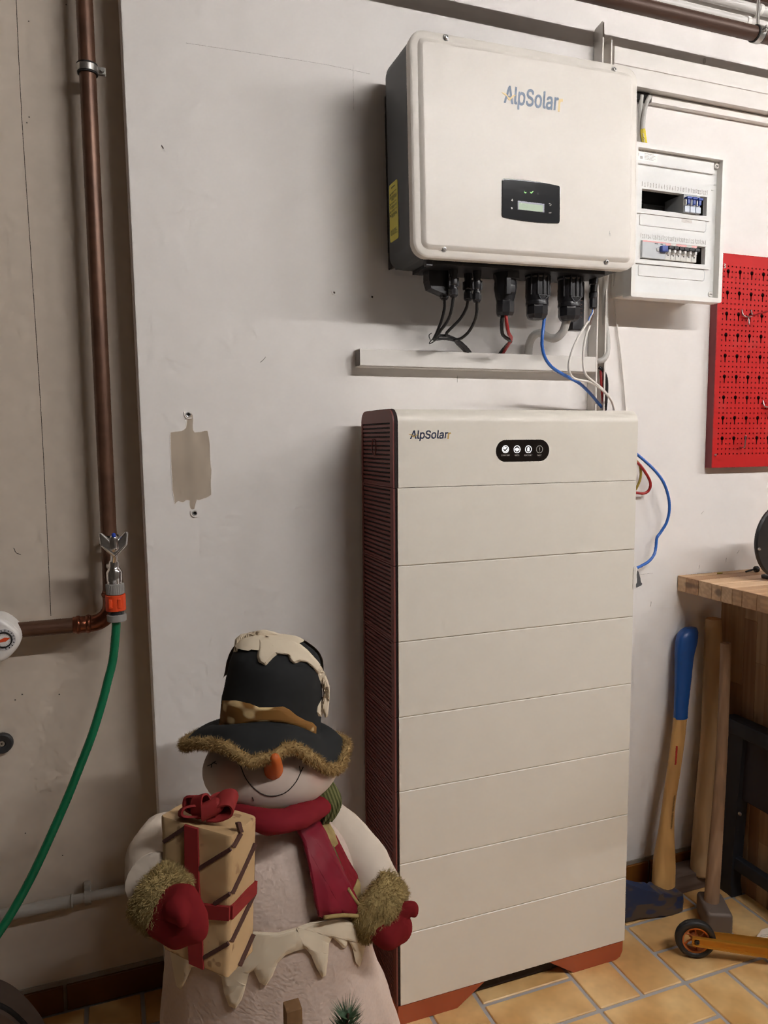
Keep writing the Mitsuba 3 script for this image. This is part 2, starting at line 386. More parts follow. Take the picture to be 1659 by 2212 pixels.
iobj('heat_sink', fins+[rbox(ix0+.024, ix0+.0275, .195, .249, iz0+.018, iz1-.05, .001, 1), box(ix0+.03, ix1-.03, .196, .203, iz0+.02, iz1-.05), box(ix0+.024, ix1-.026, .247, .2495, iz0+.06, iz1-.09)], 'black_plastic', INV, False)
for px, py in ((965, 80), (1328, 150), (960, 537), (1311, 565)):
    q = at(px, py, .024)
    sc = obj('screw', [lathe([(.0001, 0), (.0074, 0), (.0074, .0012), (.006, .002), (.0001, .002)], (q[0], .0285, q[2]), (0, -1, 0), 20),
                       lathe([(.0048, .002), (.0048, .005), (.0036, .0066), (.0022, .0068), (.0018, .0045), (.0001, .0045)], (q[0], .0285, q[2]), (0, -1, 0), 20)], 'steel', COV, 25)
a, b = at(1083, 205, .02), at(1226, 205, .02); zc = at(1150, 212, .02)[2]
logo(COV, a[0]+.006, .0204, zc-.018, .036, .162, 'slate_blue', 'pale_gold', 'logo', IROT, (a[0]+.08, .02, zc))
# display
dc = at(1147.5, 435.5, .02); dw, dh = .0775, .0455
def barrel(cx, cz, w, h, bulge, r=.006, n=9):
    p = sg.Polygon([(cx-w, cz-h), *[(cx+w*t, cz-h-bulge*(1-t*t)) for t in np.linspace(-1, 1, n)[1:-1]], (cx+w, cz-h), (cx+w, cz+h), *[(cx+w*t, cz+h+bulge*(1-t*t)) for t in np.linspace(1, -1, n)[1:-1]], (cx-w, cz+h)]).buffer(-r).buffer(r, 8)
    return np.array(p.exterior.coords)[:-1]
DSP = obj('display', plate(barrel(dc[0], dc[2], dw, dh-.003, .0035), .0208, .0025, .0008), 'display_black', COV, 30, 'glossy black control panel')
mat('display_black', '26282b', .08)
X = lambda px, py: at(1060+.1085*px, 370+.1085*py, .018)
l0, l1 = X(540, 600), X(1068, 800)
LZ0, LZ1 = X(800, 790)[2], X(800, 615)[2]
obj('screen', plate(rrect(l0[0], l1[0], LZ0, LZ1, .0006, 2), .0186, .0007, .0002), 'lcd_edge', DSP)
obj('screen', plate(rrect(l0[0]+.0028, l1[0]-.004, LZ0+.0004, LZ1-.004, .0006, 2), .0181, .0005, .0002), 'lcd', DSP)
for (px, py, s) in ((427, 570, 1), (422, 740, -1)):
    q = X(px, py); obj('arrow_mark', extr(sg.Polygon([(q[0]-.0024, q[2]-.0024*s), (q[0]+.0024, q[2]-.0024*s), (q[0], q[2]+.0028*s)]), .0184, .0004), 'white_plastic', DSP, False)
q = X(1185, 660); obj('arrow_mark', extr(sg.LineString([(q[0]-.003, q[2]+.0014), (q[0]+.0015, q[2]+.0014), (q[0]+.003, q[2]), (q[0]+.0015, q[2]-.0022), (q[0]-.001, q[2]-.0022)]).buffer(.0006).union(sg.Polygon([(q[0]-.0038, q[2]+.0014), (q[0]-.002, q[2]+.003), (q[0]-.002, q[2])])), .0184, .0004), 'grey_print', DSP, False)
q = X(1180, 828); obj('arrow_mark', extr(sg.LineString([(q[0]-.0028, q[2]), (q[0]+.0028, q[2]), (q[0]+.0028, q[2]+.0016)]).buffer(.0006).union(sg.Polygon([(q[0]-.0038, q[2]), (q[0]-.0015, q[2]+.0016), (q[0]-.0015, q[2]-.0016)])), .0184, .0004), 'grey_print', DSP, False)
for px, py, shape in ((690, 410, 0), (817, 420, 1), (940, 440, 2)):
    q = X(px, py); x, z = q[0], q[2]
    g = [sg.Point(x, z).buffer(.003).difference(sg.Point(x+.0006, z+.0016).buffer(.0026)), sg.LineString([(x-.0032, z), (x-.0012, z-.002), (x+.0034, z+.0026)]).buffer(.0009), sg.Polygon([(x-.0025, z-.002), (x+.0025, z-.002), (x, z+.0026)])][shape]
    kk = obj('lamp_mark', extr(g if g.geom_type == 'Polygon' else max(g.geoms, key=lambda t: t.area), .0184, .0004), 'green_led' if shape < 2 else 'dark_case', DSP, False)
    if shape < 2: scene[kk]['emitter'] = {'type': 'area', 'radiance': {'type': 'rgb', 'value': [.12, .26, .08]}}
# small pen mark on the cover
q = at(1318, 505, .02)
obj('pen_mark', [sweep(spline([(q[0]-.002, .0204, q[2]+.006), (q[0]-.0025, .0204, q[2]-.005)], 4), .0004, 5), sweep(spline([(q[0]-.0024, .0204, q[2]-.001), (q[0]+.001, .0204, q[2]+.001), (q[0]+.002, .0204, q[2]-.005)], 5), .0004, 5)], 'grey_print', COV)
# yellow warning label on the left side
LX = ix0+.0015
y0, y1 = atx(857, 400, LX)[1], .176
zz0, zz1 = atx(842, 519, LX)[2], atx(842, 394, LX)[2]
def sideplate(p, x, d):   # outline in (y, z), facing -x
    return loft([np.c_[np.full(len(p), h), q] for h, q in ((x+.001, p), (x-d, p))])
LB = iobj('warning_label', sideplate(rrect(y0, y1, zz0, zz1, .006, 4), LX+.0012, .0006), 'yellow_label', INV, 20, 'yellow printed warning label')
pr_ = []
def sidebox(ya, yb, za, zb): pr_.append(box(LX+.0001, LX+.0008, ya, yb, za, zb))
yw = y1-y0; zh = zz1-zz0
sidebox(y0+yw*.3, y0+yw*.72, zz1-zh*.085, zz1-zh*.065)
row = .16
for blk in (2, 5, 2, 3, 2, 4):
    sidebox(y1-yw*.2, y1-yw*.1, zz1-zh*(row+.035), zz1-zh*row)
    for r_ in range(blk):
        sidebox(y0+yw*(.12 if r_ < blk-1 else .4), y1-yw*.27, zz1-zh*(row+.0085), zz1-zh*row); row += .018
    row += .022
for r_ in range(5): sidebox(y0+yw*(.12+.1*(r_ % 2)), y1-yw*.12, zz1-zh*(.80+.02*r_+.008), zz1-zh*(.80+.02*r_))
iobj('print', pr_, 'label_print', LB, False)
q = atx(818, 500, ix0+.026)
iobj('fixing_bolt', lathe([(.0001, 0), (.007, 0), (.006, .004), (.0001, .004)], (ix0+.0245, .222, q[2]), (-1, 0, 0), 12), 'steel', INV)
iobj('bottom_lip', [box(ix0+.06, ix1-.07, .06, .18, iz0-.006, iz0+.005), box(ix0+.04, ix0+.055, .05, .065, iz0-.012, iz0+.003)], 'black_plastic', INV, False)

# ------------------------------------------------------------------ cable trunking
mat('trunk', 'd9d4ce', .45)
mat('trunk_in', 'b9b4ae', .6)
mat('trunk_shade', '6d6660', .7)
mat('cable_grey', 'b5b2ad', .45)
mat('cable_black', '19191a', .4)
mat('cable_white', 'e4dfd9', .45)
mat('cable_blue', '2d62b4', .35)
mat('cable_red', '9c2322', .4)
mat('cable_yellow', '8f7a2c', .45)
mat('cable_brown', '55352a', .5)
def P(px, py, y): return at(px, py, y)
# vertical open channel
TF = .212
vx0, vx1 = .684, .716
vt = thing('cable_trunking', 'tall open grey white cable channel running up the wall behind both devices', 'cable trunking')
zt_l, zt_r = P(1303, 45, TF)[2], P(1332, 79, TF)[2]
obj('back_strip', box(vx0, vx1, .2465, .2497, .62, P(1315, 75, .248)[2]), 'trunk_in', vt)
def flange(x, zt, slant, z0): return loft([np.array([(x, .2465, z0), (x+.0016, .2465, z0), (x+.0016, TF, z0), (x, TF, z0)]), np.array([(x, .2465, zt-slant), (x+.0016, .2465, zt-slant), (x+.0016, TF, zt), (x, TF, zt)])])
obj('side_wall', flange(vx0, zt_l, .006, .62), 'trunk', vt, False)
obj('side_wall', flange(vx1-.0016, zt_r, .002, .62), 'trunk', vt, False)
obj('lip', box(vx0, vx0+.0045, TF-.0014, TF, .62, zt_l-.004), 'trunk', vt, False)
obj('lip', box(vx1-.0045, vx1, TF-.0014, TF, .62, zt_r-.012), 'trunk', vt, False)
# horizontal closed channel
ht = thing('cable_trunking', 'short horizontal white cable channel with dark open end between inverter and battery', 'cable trunking')
hz0, hz1 = 1.5792, 1.6222
obj('channel', plate(rrect(-.0045, .6825, hz0, hz1-.0022, .002, 2), .2497, .034, .001), 'trunk', ht, False)
obj('lid', plate(np.array([(-.0045, hz0+.002), (.684, hz0+.002), (.684, hz1), (-.0045, hz1)]), .2185, .0075, .0012), 'trunk', ht, 30)
obj('lid', box(-.0045, .684, .2155, .2485, hz1-.0018, hz1), 'trunk', ht)
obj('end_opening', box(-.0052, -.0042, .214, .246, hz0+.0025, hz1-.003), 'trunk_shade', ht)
# trunking at the top right
tt = thing('cable_trunking', 'wide white cable channel along the top of the wall at the right', 'cable trunking')
tx0 = .722
obj('channel', plate(np.array([(tx0, 2.352), (3.6, 2.352), (3.6, 2.440), (tx0, 2.440)]), .2497, .0375, .002), 'trunk', tt)
obj('lid', plate(np.array([(tx0, 2.3985), (3.6, 2.3985), (3.6, 2.4425), (tx0, 2.4425)]), .2135, .004, .0015), 'trunk', tt)
obj('lid', plate(np.array([(tx0, 2.3505), (3.6, 2.3505), (3.6, 2.3972), (tx0, 2.3972)]), .2135, .0035, .0015), 'trunk', tt)
t2 = thing('cable_trunking', 'narrow white cable channel under the wide one above the red pegboard', 'cable trunking')
obj('channel', plate(np.array([(.868, 2.3285), (3.6, 2.3285), (3.6, 2.3495), (.868, 2.3495)]), .2497, .016, .002), 'trunk', t2)
obj('hook_slot', plate(rrect(*(lambda q: (q[0]-.004, q[0]+.004, q[2]-.008, q[2]+.008))(P(1521, 132, WY)), .004, 4), .2498, .003, .001), 'trunk_in', 'wall_back', 30)

# cables
def cable(name, label, pts, r, m, n=8, seg=10, group=None, cat='cable'):
    k = thing(name, label, cat, group); scene_k = obj_self(k, tube([P(*p) for p in pts], r, n, seg), m); return k
def obj_self(k, mesh, m, smooth=True):
    scene[k] = ply(tm(mesh), 'mat_'+m, smooth=smooth); return k
Z = lambda x, y: (860+.3014*x, 560+.3014*y)
cable('grey_cable', 'thick grey cable bending out of the vertical channel into the horizontal one', [(1309, 585, .14), (*Z(1487, 130), .20), (*Z(1481, 250), .222), (*Z(1484, 450), .224), (*Z(1497, 580), .222), (*Z(1497, 660), .216), (*Z(1475, 715), .212), (*Z(1430, 733), .216), (*Z(1405, 735), .23)], .0085, 'cable_grey')
cable('white_cable', 'thin white cable hanging straight down the wall right of the vertical channel', [(1321, 560, .2), (*Z(1537, 100), .235), (*Z(1552, 330), .242), (*Z(1590, 640), .243), (*Z(1612, 850), .243), (*Z(1632, 1085), .243), (1354, 905, .243)], .0026, 'cable_white')
cable('black_cable', 'black cable looped inside the lower part of the vertical channel', [(*Z(1440, 775), .225), (*Z(1470, 800), .222), (*Z(1492, 860), .222), (*Z(1494, 950), .224), (*Z(1485, 1080), .226), (1306, 930, .228)], .0045, 'cable_black')
cable('red_cable', 'red cable inside the lower part of the vertical channel', [(*Z(1452, 800), .226), (*Z(1456, 880), .221), (*Z(1465, 990), .221), (*Z(1473, 1080), .222), (1307, 930, .225)], .0038, 'cable_red')
cable('blue_cable', 'blue cable curving from the inverter down behind the battery top', [(*Z(1052, 395), .115), (*Z(1046, 440), .11), (*Z(1035, 540), .10), (*Z(1032, 620), .10), (*Z(1055, 710), .10), (*Z(1110, 780), .11), (*Z(1200, 835), .13), (*Z(1300, 890), .15), (*Z(1375, 960), .18), (*Z(1430, 1025), .21), (*Z(1475, 1085), .234), (1312, 905, .235)], .0042, 'cable_blue')
cable('blue_cable', 'blue cable arching out to the right of the battery', [(1360, 970, .236), (1374, 980, .236), (1392, 995, .225), (1414, 1016, .21), (1432, 1040, .2), (1443, 1070, .2), (1446, 1100, .205), (1440, 1128, .21), (1427, 1150, .215), (1419, 1162, .215), (1417, 1180, .215), (1413, 1198, .21), (1402, 1212, .205), (1388, 1221, .2), (1375, 1227, .19), (1368, 1229, .185)], .0042, 'cable_blue')
cable('red_cable', 'short dark red cable loop at the right edge of the battery', [(1366, 994, .232), (1381, 1003, .225), (1393, 1019, .22), (1403, 1037, .22), (1405, 1050, .22), (1399, 1062, .225), (1388, 1066, .228), (1372, 1064, .232)], .0040, 'cable_red')
cable('yellow_green_cable', 'short yellow green cable loop beside the dark red loop', [(1368, 990, .236), (1379, 1000, .23), (1384, 1016, .228), (1383, 1034, .228), (1376, 1052, .23), (1366, 1066, .235)], .0036, 'cable_yellow')
cable('white_cable', 'left one of two thin white cables looping from the small plug to the battery', [(*Z(1363, 445), .115), (*Z(1335, 485), .11), (*Z(1285, 570), .105), (*Z(1240, 680), .105), (*Z(1223, 780), .11), (*Z(1250, 845), .12), (*Z(1310, 868), .13), (*Z(1375, 880), .14), (*Z(1460, 935), .16), (*Z(1525, 1010), .20), (*Z(1550, 1085), .234), (1331, 910, .236)], .0031, 'cable_white')
cable('white_cable', 'right one of two thin white cables looping from the small plug to the battery', [(*Z(1374, 475), .118), (*Z(1350, 540), .115), (*Z(1330, 640), .112), (*Z(1326, 750), .115), (*Z(1345, 825), .125), (*Z(1400, 878), .14), (*Z(1475, 940), .165), (*Z(1532, 1020), .205), (*Z(1546, 1085), .238), (1328, 910, .24)], .0031, 'cable_white')
k = thing('grey_cable', 'thick grey cable snaking from the third large gland into the horizontal channel', 'cable')
obj_self(k, tube([P(*p) for p in [(*Z(1215, 410), .115), (*Z(1205, 450), .115), (*Z(1180, 520), .125), (*Z(1130, 565), .14), (*Z(1075, 560), .16), (*Z(1020, 530), .18), (*Z(970, 550), .20), (*Z(940, 610), .225), (*Z(935, 680), .234), (1142, 775, .235)]], .0105, 8, 14), 'cable_grey')
# cables of the solar plugs, gathered by a tie
mc = [(959.5, 648, [(335, 290), (332, 350), (310, 440), (280, 520), (255, 575)]), (979.5, 642, [(392, 272), (382, 360), (355, 440), (305, 510), (272, 570)]),
      (1011, 650, [(500, 295), (488, 350), (450, 420), (395, 480), (345, 535), (380, 560), (440, 600)]), (1030, 653, [(563, 305), (563, 380), (545, 450), (505, 520), (455, 565), (410, 580)])]
tails = [[(290, 548), (370, 555), (440, 590), (500, 645), (530, 690)], [(320, 570), (400, 580), (450, 610), (500, 665), (520, 700)], [(490, 640), (520, 690)], [(430, 610), (470, 650), (500, 700)]]
for j, (px, pyb, pts) in enumerate(mc):
    kk = thing('solar_plug', f'small black solar plug under the inverter, {["first", "second", "third", "fourth"][j]} from the left, with its black cable', 'cable plug', 'solar plugs under the inverter')
    yy = (.135, .10, .135, .10)[j]
    c = P(px, pyb, yy); top = 1.803
    h = top-c[2]
    obj('body', lathe([(.0001, 0), (.0075, 0), (.0095, .004), (.0098, h*.30), (.0085, h*.34), (.0075, h*.40), (.0098, h*.44), (.0104, h*.60), (.0088, h*.66), (.0088, h*.8), (.0105, h*.84), (.0105, h), (.0001, h)], c, (0, 0, 1), 16), 'black_satin', kk, 35)
    for s in (-1, 1): obj('latch', rbox(c[0]+s*.0105-.003, c[0]+s*.0105+.003, yy-.0035, yy+.0035, c[2]+h*.38, c[2]+h*.68, .001), 'black_satin', kk)
    obj('nut', lathe([(.0099, h*.05), (.0112, h*.07), (.0112, h*.26), (.0099, h*.28)], c, (0, 0, 1), 8), 'black_plastic', kk, False)
    path = [c+np.array([0, 0, .004])]
    allp = [Z(*q) for q in pts[1:]]+[Z(*q) for q in tails[j]]
    n = len(allp)
    for i, q in enumerate(allp): path.append(P(*q, yy+(.232-yy)*((i+1)/n)**1.3))
    obj('cable', tube(path, .0036, 7, 8), 'cable_black', kk, True)
q = P(935, 733, .17)
k = thing('cable_tie', 'black cable tie with a loose end gathering the solar cables', 'cable tie')
obj_self(k, cat_([tube([q+np.array([.013*math.cos(a)+.004, .008*math.sin(a), .010*math.cos(a+.6)]) for a in np.linspace(0, 2*np.pi, 13)[:-1]], .0013, 3, 6, True), tube([q+np.array([-.009, -.004, -.002]), q+np.array([-.014, -.008, .008]), q+np.array([-.008, -.01, .013])], .0012, 5, 6)]), 'cable_black')

# large plugs under the inverter
def gland(name, label, cx, y, pt, pb, parts):
    k = thing(name, label, 'cable gland'); c = P(cx, pb, y); mm = (P(cx, pt, y)[2]-c[2])/(pb-pt)
    for nm, prof, seg, m, sm in parts:
        obj(nm, lathe([(r*mm, (pb-pz)*mm) for r, pz in prof], c, (0, 0, 1), seg), m, k, sm)
    return k, c, mm
mat('breaker_dark2', '4c4d50', .4)
# battery plug with a latch
k, c, mm = gland('battery_plug', 'large black tapered plug with a side latch and red and black cables', 1091, .11, 574, 683,
    [('flange', [(.1, 568), (31, 568), (33, 574), (33, 584), (28, 590), (.1, 590)], 24, 'black_plastic', 30),
     ('body', [(.1, 586), (27, 586), (27, 600), (24, 606), (25, 622), (22, 640), (19, 652), (.1, 652)], 24, 'black_plastic', 30),
     ('nut', [(.1, 649), (19.5, 649), (20.5, 653), (20.5, 676), (17, 683), (.1, 683)], 8, 'black_satin', False)])
a, b = P(1104, 588, .085), P(1110, 630, .085)
obj('latch', [rbox(P(1096, 570, .08)[0], P(1122, 570, .08)[0], .078, .09, P(1100, 601, .08)[2], P(1100, 566, .08)[2], .003), rbox(P(1093, 600, .08)[0], P(1103, 600, .08)[0], .077, .088, P(1100, 636, .08)[2], P(1100, 598, .08)[2], .002), rbox(P(1101, 620, .08)[0], P(1112, 620, .08)[0], .077, .088, P(1100, 632, .08)[2], P(1100, 614, .08)[2], .002)], 'black_satin', k)
obj('black_cable', tube([P(*p) for p in [(*Z(748, 395), .11), (*Z(742, 470), .11), (*Z(750, 540), .12), (*Z(790, 575), .14), (*Z(808, 588), .17), (*Z(775, 620), .21), (*Z(735, 670), .23), (1072, 775, .235)]], .0044, 7, 8), 'cable_black', k, True, 'black cable')
obj('red_cable', tube([P(*p) for p in [(*Z(772, 395), .10), (*Z(780, 470), .10), (*Z(792, 530), .11), (*Z(810, 562), .135), (*Z(804, 590), .165), (*Z(782, 625), .20), (*Z(752, 672), .226), (1078, 775, .231)]], .0042, 7, 8), 'cable_red', k, True, 'red cable')
for j, (cx, lab) in enumerate(((1159.5, 'large black cable gland, middle one, with nothing but a blue cable behind'), (1229, 'large black cable gland with a thick grey cable at the right'))):
    o = cx-1159.5; sh = 4*j; y = .11-.0*j
    k, c, mm = gland('cable_gland', lab, cx, y, 574+sh, 690+sh,
        [('flange', [(.1, 568), (35, 568), (35, 578+sh), (33, 580+sh), (33, 588+sh), (28, 591+sh), (.1, 591+sh)], 28, 'black_plastic', 30),
         ('body', [(.1, 589+sh), (27, 589+sh), (27.5, 600+sh), (25.5, 603+sh), (26, 640+sh), (24, 652+sh), (22, 657+sh), (.1, 657+sh)], 28, 'black_plastic', 30),
         ('collar', [(.1, 648+sh), (24, 650+sh), (25, 654+sh), (25, 660+sh), (.1, 662+sh)], 28, 'black_satin', 30),
         ('nut', [(.1, 660+sh), (23.5, 660+sh), (24.5, 664+sh), (24, 680+sh), (20, 688+sh), (17, 690+sh), (.1, 690+sh)], 8, 'black_satin', False)])
    zt, zb = P(cx, 596+sh, y)[2], P(cx, 640+sh, y)[2]
    ribs = []
    for a in np.radians([-150, -118, -90, -62, -30]):
        R = 27*mm; x, yy = c[0]+R*math.cos(a), y+R*math.sin(a)
        ribs.append(rbox(x-.0022, x+.0022, yy-.0022, yy+.0022, zb, zt, .0008))
    for r_ in ribs: obj('rib', r_, 'black_satin', k)
    R = 26*mm; sw = 12*mm
    obj('window_mark', extr(sg.Polygon([(c[0]-sw, zb-.002), (c[0]+sw*1.2, zb-.002), (c[0]+sw*.3, zb-.013), (c[0]-sw*.4, zb-.013)]).exterior.buffer(.0005), y-R*.96, .0018), 'breaker_dark2', k, False)
k = thing('data_dongle', 'narrow black stick plugged upright behind the right gland', 'dongle')
a, b = P(1231, 714, .15), P(1258, 614, .15)
obj('body', rbox(a[0], b[0], .138, .166, a[2], 1.806, .004), 'black_plastic', k)
for j in range(6):
    q = P(1256, 640+9*j, .137); obj('slit', box(q[0]-.0025, q[0]+.0025, .1368, .1385, q[2]-.001, q[2]+.001), 'cable_brown', k)
k = thing('signal_plug', 'small black plug at the right end under the inverter with blue and brown wires', 'cable plug')
c = P(1281, 667, .12); mm = .00112
obj('body', lathe([(.0001, .008), (.009, .01), (.0095, .025), (.0108, .027), (.0108, .040), (.0085, .043), (.0085, .060), (.0115, .062), (.0115, .085), (.008, .088), (.008, 1.806-c[2]), (.0001, 1.806-c[2])], c, (0, 0, 1), 16), 'black_satin', k)
obj('nut', lathe([(.0001, 0), (.008, 0), (.0102, .003), (.0102, .026), (.0001, .028)], c, (0, 0, 1), 8), 'black_plastic', k, False)
for nm, m, dx, e in (('blue_wire', 'cable_blue', -3, (1363, 448)), ('brown_wire', 'cable_brown', 3, (1374, 478)), ('white_wire', 'cable_white', 0, (1368, 452))):
    obj(nm, tube([c+np.array([dx*.0006, 0, .003]), P(1281+dx*.6, 675, .12), P(*Z(e[0]+8, e[1]-30), .118), P(*Z(*e), .116)], .0016, 6, 6), m, k, True)
k = thing('dc_switch', 'black wedge shaped switch knob under the left end of the inverter', 'switch')
a, b = P(923, 580, .13), P(960, 597, .13)
obj('knob', loft([np.array([(a[0]-.002, y, 1.775), (a[0]+.004, y, 1.757), (b[0]+.004, y, 1.742), (b[0]+.004, y, 1.806), (a[0]-.002, y, 1.800)]) for y in (.115, .15)]), 'black_plastic', k, False)
obj('shaft', cyl((a[0]+.02, .132, 1.79), (a[0]+.02, .132, 1.812), .011), 'black_plastic', k)
# two grey cables from the top channel into the distribution box
k = thing('grey_cable', 'grey cable with a yellow tape tag entering the distribution box from above', 'cable')
pts = [P(1404, 208, .226), P(1397, 222, .226), P(1391, 250, .224), P(1389, 280, .222), P(1393, 312, .215), P(1394, 330, .21)]
obj('sheath', tube(pts, .006, 8, 10), 'cable_grey', k, True)
mat('tape_yellow', 'd6c33a', .5)
obj('tape_tag', tube([P(1388.6, 280, .222), P(1390, 292, .22), P(1393, 312, .215)], .0068, 6, 10), 'tape_yellow', k, True, 'yellow tape tag')
for dz, py in ((0, 292), (1, 303)):
    q = P(1390+dz, py, .2115); obj('tag_mark', tube([q+np.array([-.003, 0, .005]), q+np.array([.001, -.0006, .001]), q+np.array([-.001, -.0006, -.002]), q+np.array([.003, 0, -.005])], .0008, 3, 5), 'cable_white', k, True)
k = thing('grey_cable', 'grey cable beside the inverter edge entering the distribution box, without a tag', 'cable')
obj_self(k, tube([P(1386, 206, .235), P(1384, 230, .235), P(1382, 270, .235), P(1381, 330, .225)], .006, 8, 10), 'cable_grey')
obj('cable_opening', box(.805, .862, .2335, .2495, 2.330, 2.3500), 'hole', tt)

# ------------------------------------------------------------------ distribution box
mat('box_white', 'e3e1dc', .45)
mat('box_inner', 'e2e2e0', .5, spec=.3)
mat('box_shadow', 'c9c7c2', .5)
mat('rail', '8c8c8c', .35, .8)
mat('breaker_grey', 'b9bcbf', .5)
mat('breaker_blue', '24408f', .4)
mat('breaker_dark', '202226', .5)
mat('pink_label', 'e0a9a7', .5)
mat('label_grey', 'cfcbc6', .5)
mat('number_print', 'a8a49e', .6)
BX = thing('distribution_box', 'white electrical distribution box with open front, two rows of breaker slots, right of the inverter', 'electrical box')
B = lambda x, y, yy: P(1300+.2164*x, 280+.2164*y, yy)
BF = .135
bx0, bx1, bz0, bz1 = .735, 1.046, 1.775, 2.173
_mf = lambda m: m3.Manifold(m3.Mesh(np.asarray(m.vertices, np.float32), np.asarray(m.faces, np.uint32)))
obj('back_case', tm(_mf(rbox(.757, 1.026, .165, .2497, 1.790, 2.158, .004))-_mf(box(.761, 1.022, .15, .243, 1.794, 2.154))), 'box_white', BX, 20)
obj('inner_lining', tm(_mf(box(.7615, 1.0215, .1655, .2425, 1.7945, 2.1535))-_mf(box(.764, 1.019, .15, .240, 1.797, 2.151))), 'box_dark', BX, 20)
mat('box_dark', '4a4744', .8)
fr = sg.box(bx0, bz0, bx1, bz1).buffer(-.006).buffer(.006, 6).difference(sg.box(bx0+.013, bz0+.013, bx1-.013, bz1-.013))
obj('frame', [extr(fr, .168, .168-BF)], 'box_white', BX, 20)
ins = sg.box(bx0+.013, bz0+.013, bx1-.013, bz1-.013)
sx0, sx1 = .7700, .9865                 # slot edges
s1 = (B(378, 795, .155)[2], B(378, 597, .155)[2]); s2 = (B(360, 1295, .155)[2], B(360, 1110, .155)[2])
sx0, sx1 = B(378, 700, .155)[0], B(1025, 760, .155)[0]
cov = ins.difference(sg.box(sx0, s1[0], sx1, s1[1])).difference(sg.box(sx0, s2[0], sx1, s2[1]))
obj('cover', extr(cov, .161, .006), 'box_inner', BX, 20)
fx1 = bx1-.030
for za, zb, hh in ((B(345, 200, .15)[2], B(345, 330, .15)[2], .006), (B(345, 395, .15)[2], B(345, 500, .15)[2], .006), (B(345, 520, .15)[2], B(345, 1020, .15)[2]+.0, .0035), (B(330, 1045, .15)[2], B(330, 1330, .15)[2], .0035), (B(330, 1335, .15)[2], bz0+.016, .0035)):
    p = sg.box(bx0+.014, zb, fx1, za)
    for s in (s1, s2): p = p.difference(sg.box(sx0, s[0], sx1, s[1]))
    p = p if p.geom_type == 'Polygon' else max(p.geoms, key=lambda g: g.area)
    obj('cover_panel', extr(p, .155, hh), 'box_inner', BX, 20)
for s in (s1, s2):    # raised frames around the slots
    f = sg.box(bx0+.016, s[0]-.012, sx1+.014, s[1]+.024).difference(sg.box(sx0, s[0], sx1, s[1]))
    obj('slot_frame', extr(f, .1515, .005), 'box_inner', BX, 20)
for za, zb in ((B(375, 835, .15)[2], B(375, 950, .15)[2]), (B(355, 1345, .15)[2], B(355, 1455, .15)[2])):
    f = sg.box(sx0-.002, zb, sx1+.002, za).buffer(-.004).buffer(.004, 4)
    obj('label_strip', [extr(f, .1515, .0022)], 'box_inner', BX, 20)
    obj('strip_edge', extr(sg.LineString([(sx1-.003, za+.0005), (sx1+.0023, za-.004), (sx1+.0023, zb+.004), (sx1-.003, zb-.0005)]).buffer(.0007), .1512, .0022), 'breaker_grey', BX, 20)
q = B(850, 912, .149); obj('sticker', extr(sg.box(q[0]-.018, q[2]-.005, q[0]+.018, q[2]+.005), .1492, .0004), 'label_grey', BX, False)
obj('sticker_line', extr(sg.box(q[0]-.006, q[2]-.0006, q[0]+.006, q[2]+.0006), .1488, .0003), 'grey_print', BX, False)
# printed warning sticker top left
q = B(345, 225, .149); q2 = B(545, 330, .149)
ST = obj('sticker', extr(sg.box(q[0]+.004, q2[2]+.002, q2[0], q2[2]+.027).buffer(.002), .1492, .0005), 'white_plastic', BX, False, 'small printed sticker')
ls = [box(q[0]+.026, q2[0]-.004, .1484, .1488, q2[2]+.0245, q2[2]+.0262)]
for j in range(5): ls.append(box(q[0]+.026, q2[0]-(.004 if j % 2 else .010), .1484, .1488, q2[2]+.004+.0035*j, q2[2]+.0052+.0035*j))
ls.append(box(q[0]+.012, q[0]+.021, .1484, .1488, q2[2]+.004, q2[2]+.011))
ls.append(extr(sg.Polygon([(q[0]+.018, q2[2]+.0235), (q[0]+.0235, q2[2]+.0235), (q[0]+.0208, q2[2]+.0275)]), .1488, .0004))
obj('sticker_print', ls, 'grey_print', ST, False)
# numbers over the slots
pitch = (sx1-sx0)/12
for r_, (s, n0) in enumerate(((s1, 1), (s2, 13))):
    for j in range(12):
        w = .0046 if n0+j < 10 else .0105
        obj('number', text(str(n0+j), .0105, sx0+pitch*(j+.5)-w/2, .1464, s[1]+.0055, .0004, False, 0, w), 'number_print', BX, False)
    obj('tick', [box(sx0+pitch*j-.0006, sx0+pitch*j+.0006, .146, .1464, s[1]+.006, s[1]+.018) for j in range(13)], 'number_print', BX, False)
for px, py in ((1152, 362), (1088, 1642), (352, 240)):
    q = B(px, py, .148); obj('cover_screw', lathe([(.0001, 0), (.0075, 0), (.0075, .002), (.006, .003), (.0001, .003)], (max(q[0], bx0+.02), .151, q[2]), (0, -1, 0), 18), 'label_grey', BX, 25)
    obj('screw_slot', box(max(q[0], bx0+.02)-.004, max(q[0], bx0+.02)+.004, .1475, .1481, q[2]-.0008, q[2]+.0008), 'breaker_dark', BX)
for s in (s1, s2): obj('din_rail', [box(.766, 1.017, .222, .2245, s[0]+.004, s[0]+.039), box(.766, 1.017, .217, .2225, s[0]+.004, s[0]+.0055), box(.766, 1.017, .217, .2225, s[0]+.0375, s[0]+.039)], 'rail', BX)
obj('wire_bundle', [tube([(.80+.012*j, .226, s1[1]+.03), (.80+.011*j, .222, s1[0]+.03), (.805+.010*j, .226, s1[0]-.04)], .0045, 6, 8) for j in range(4)], 'cable_black', BX, True)
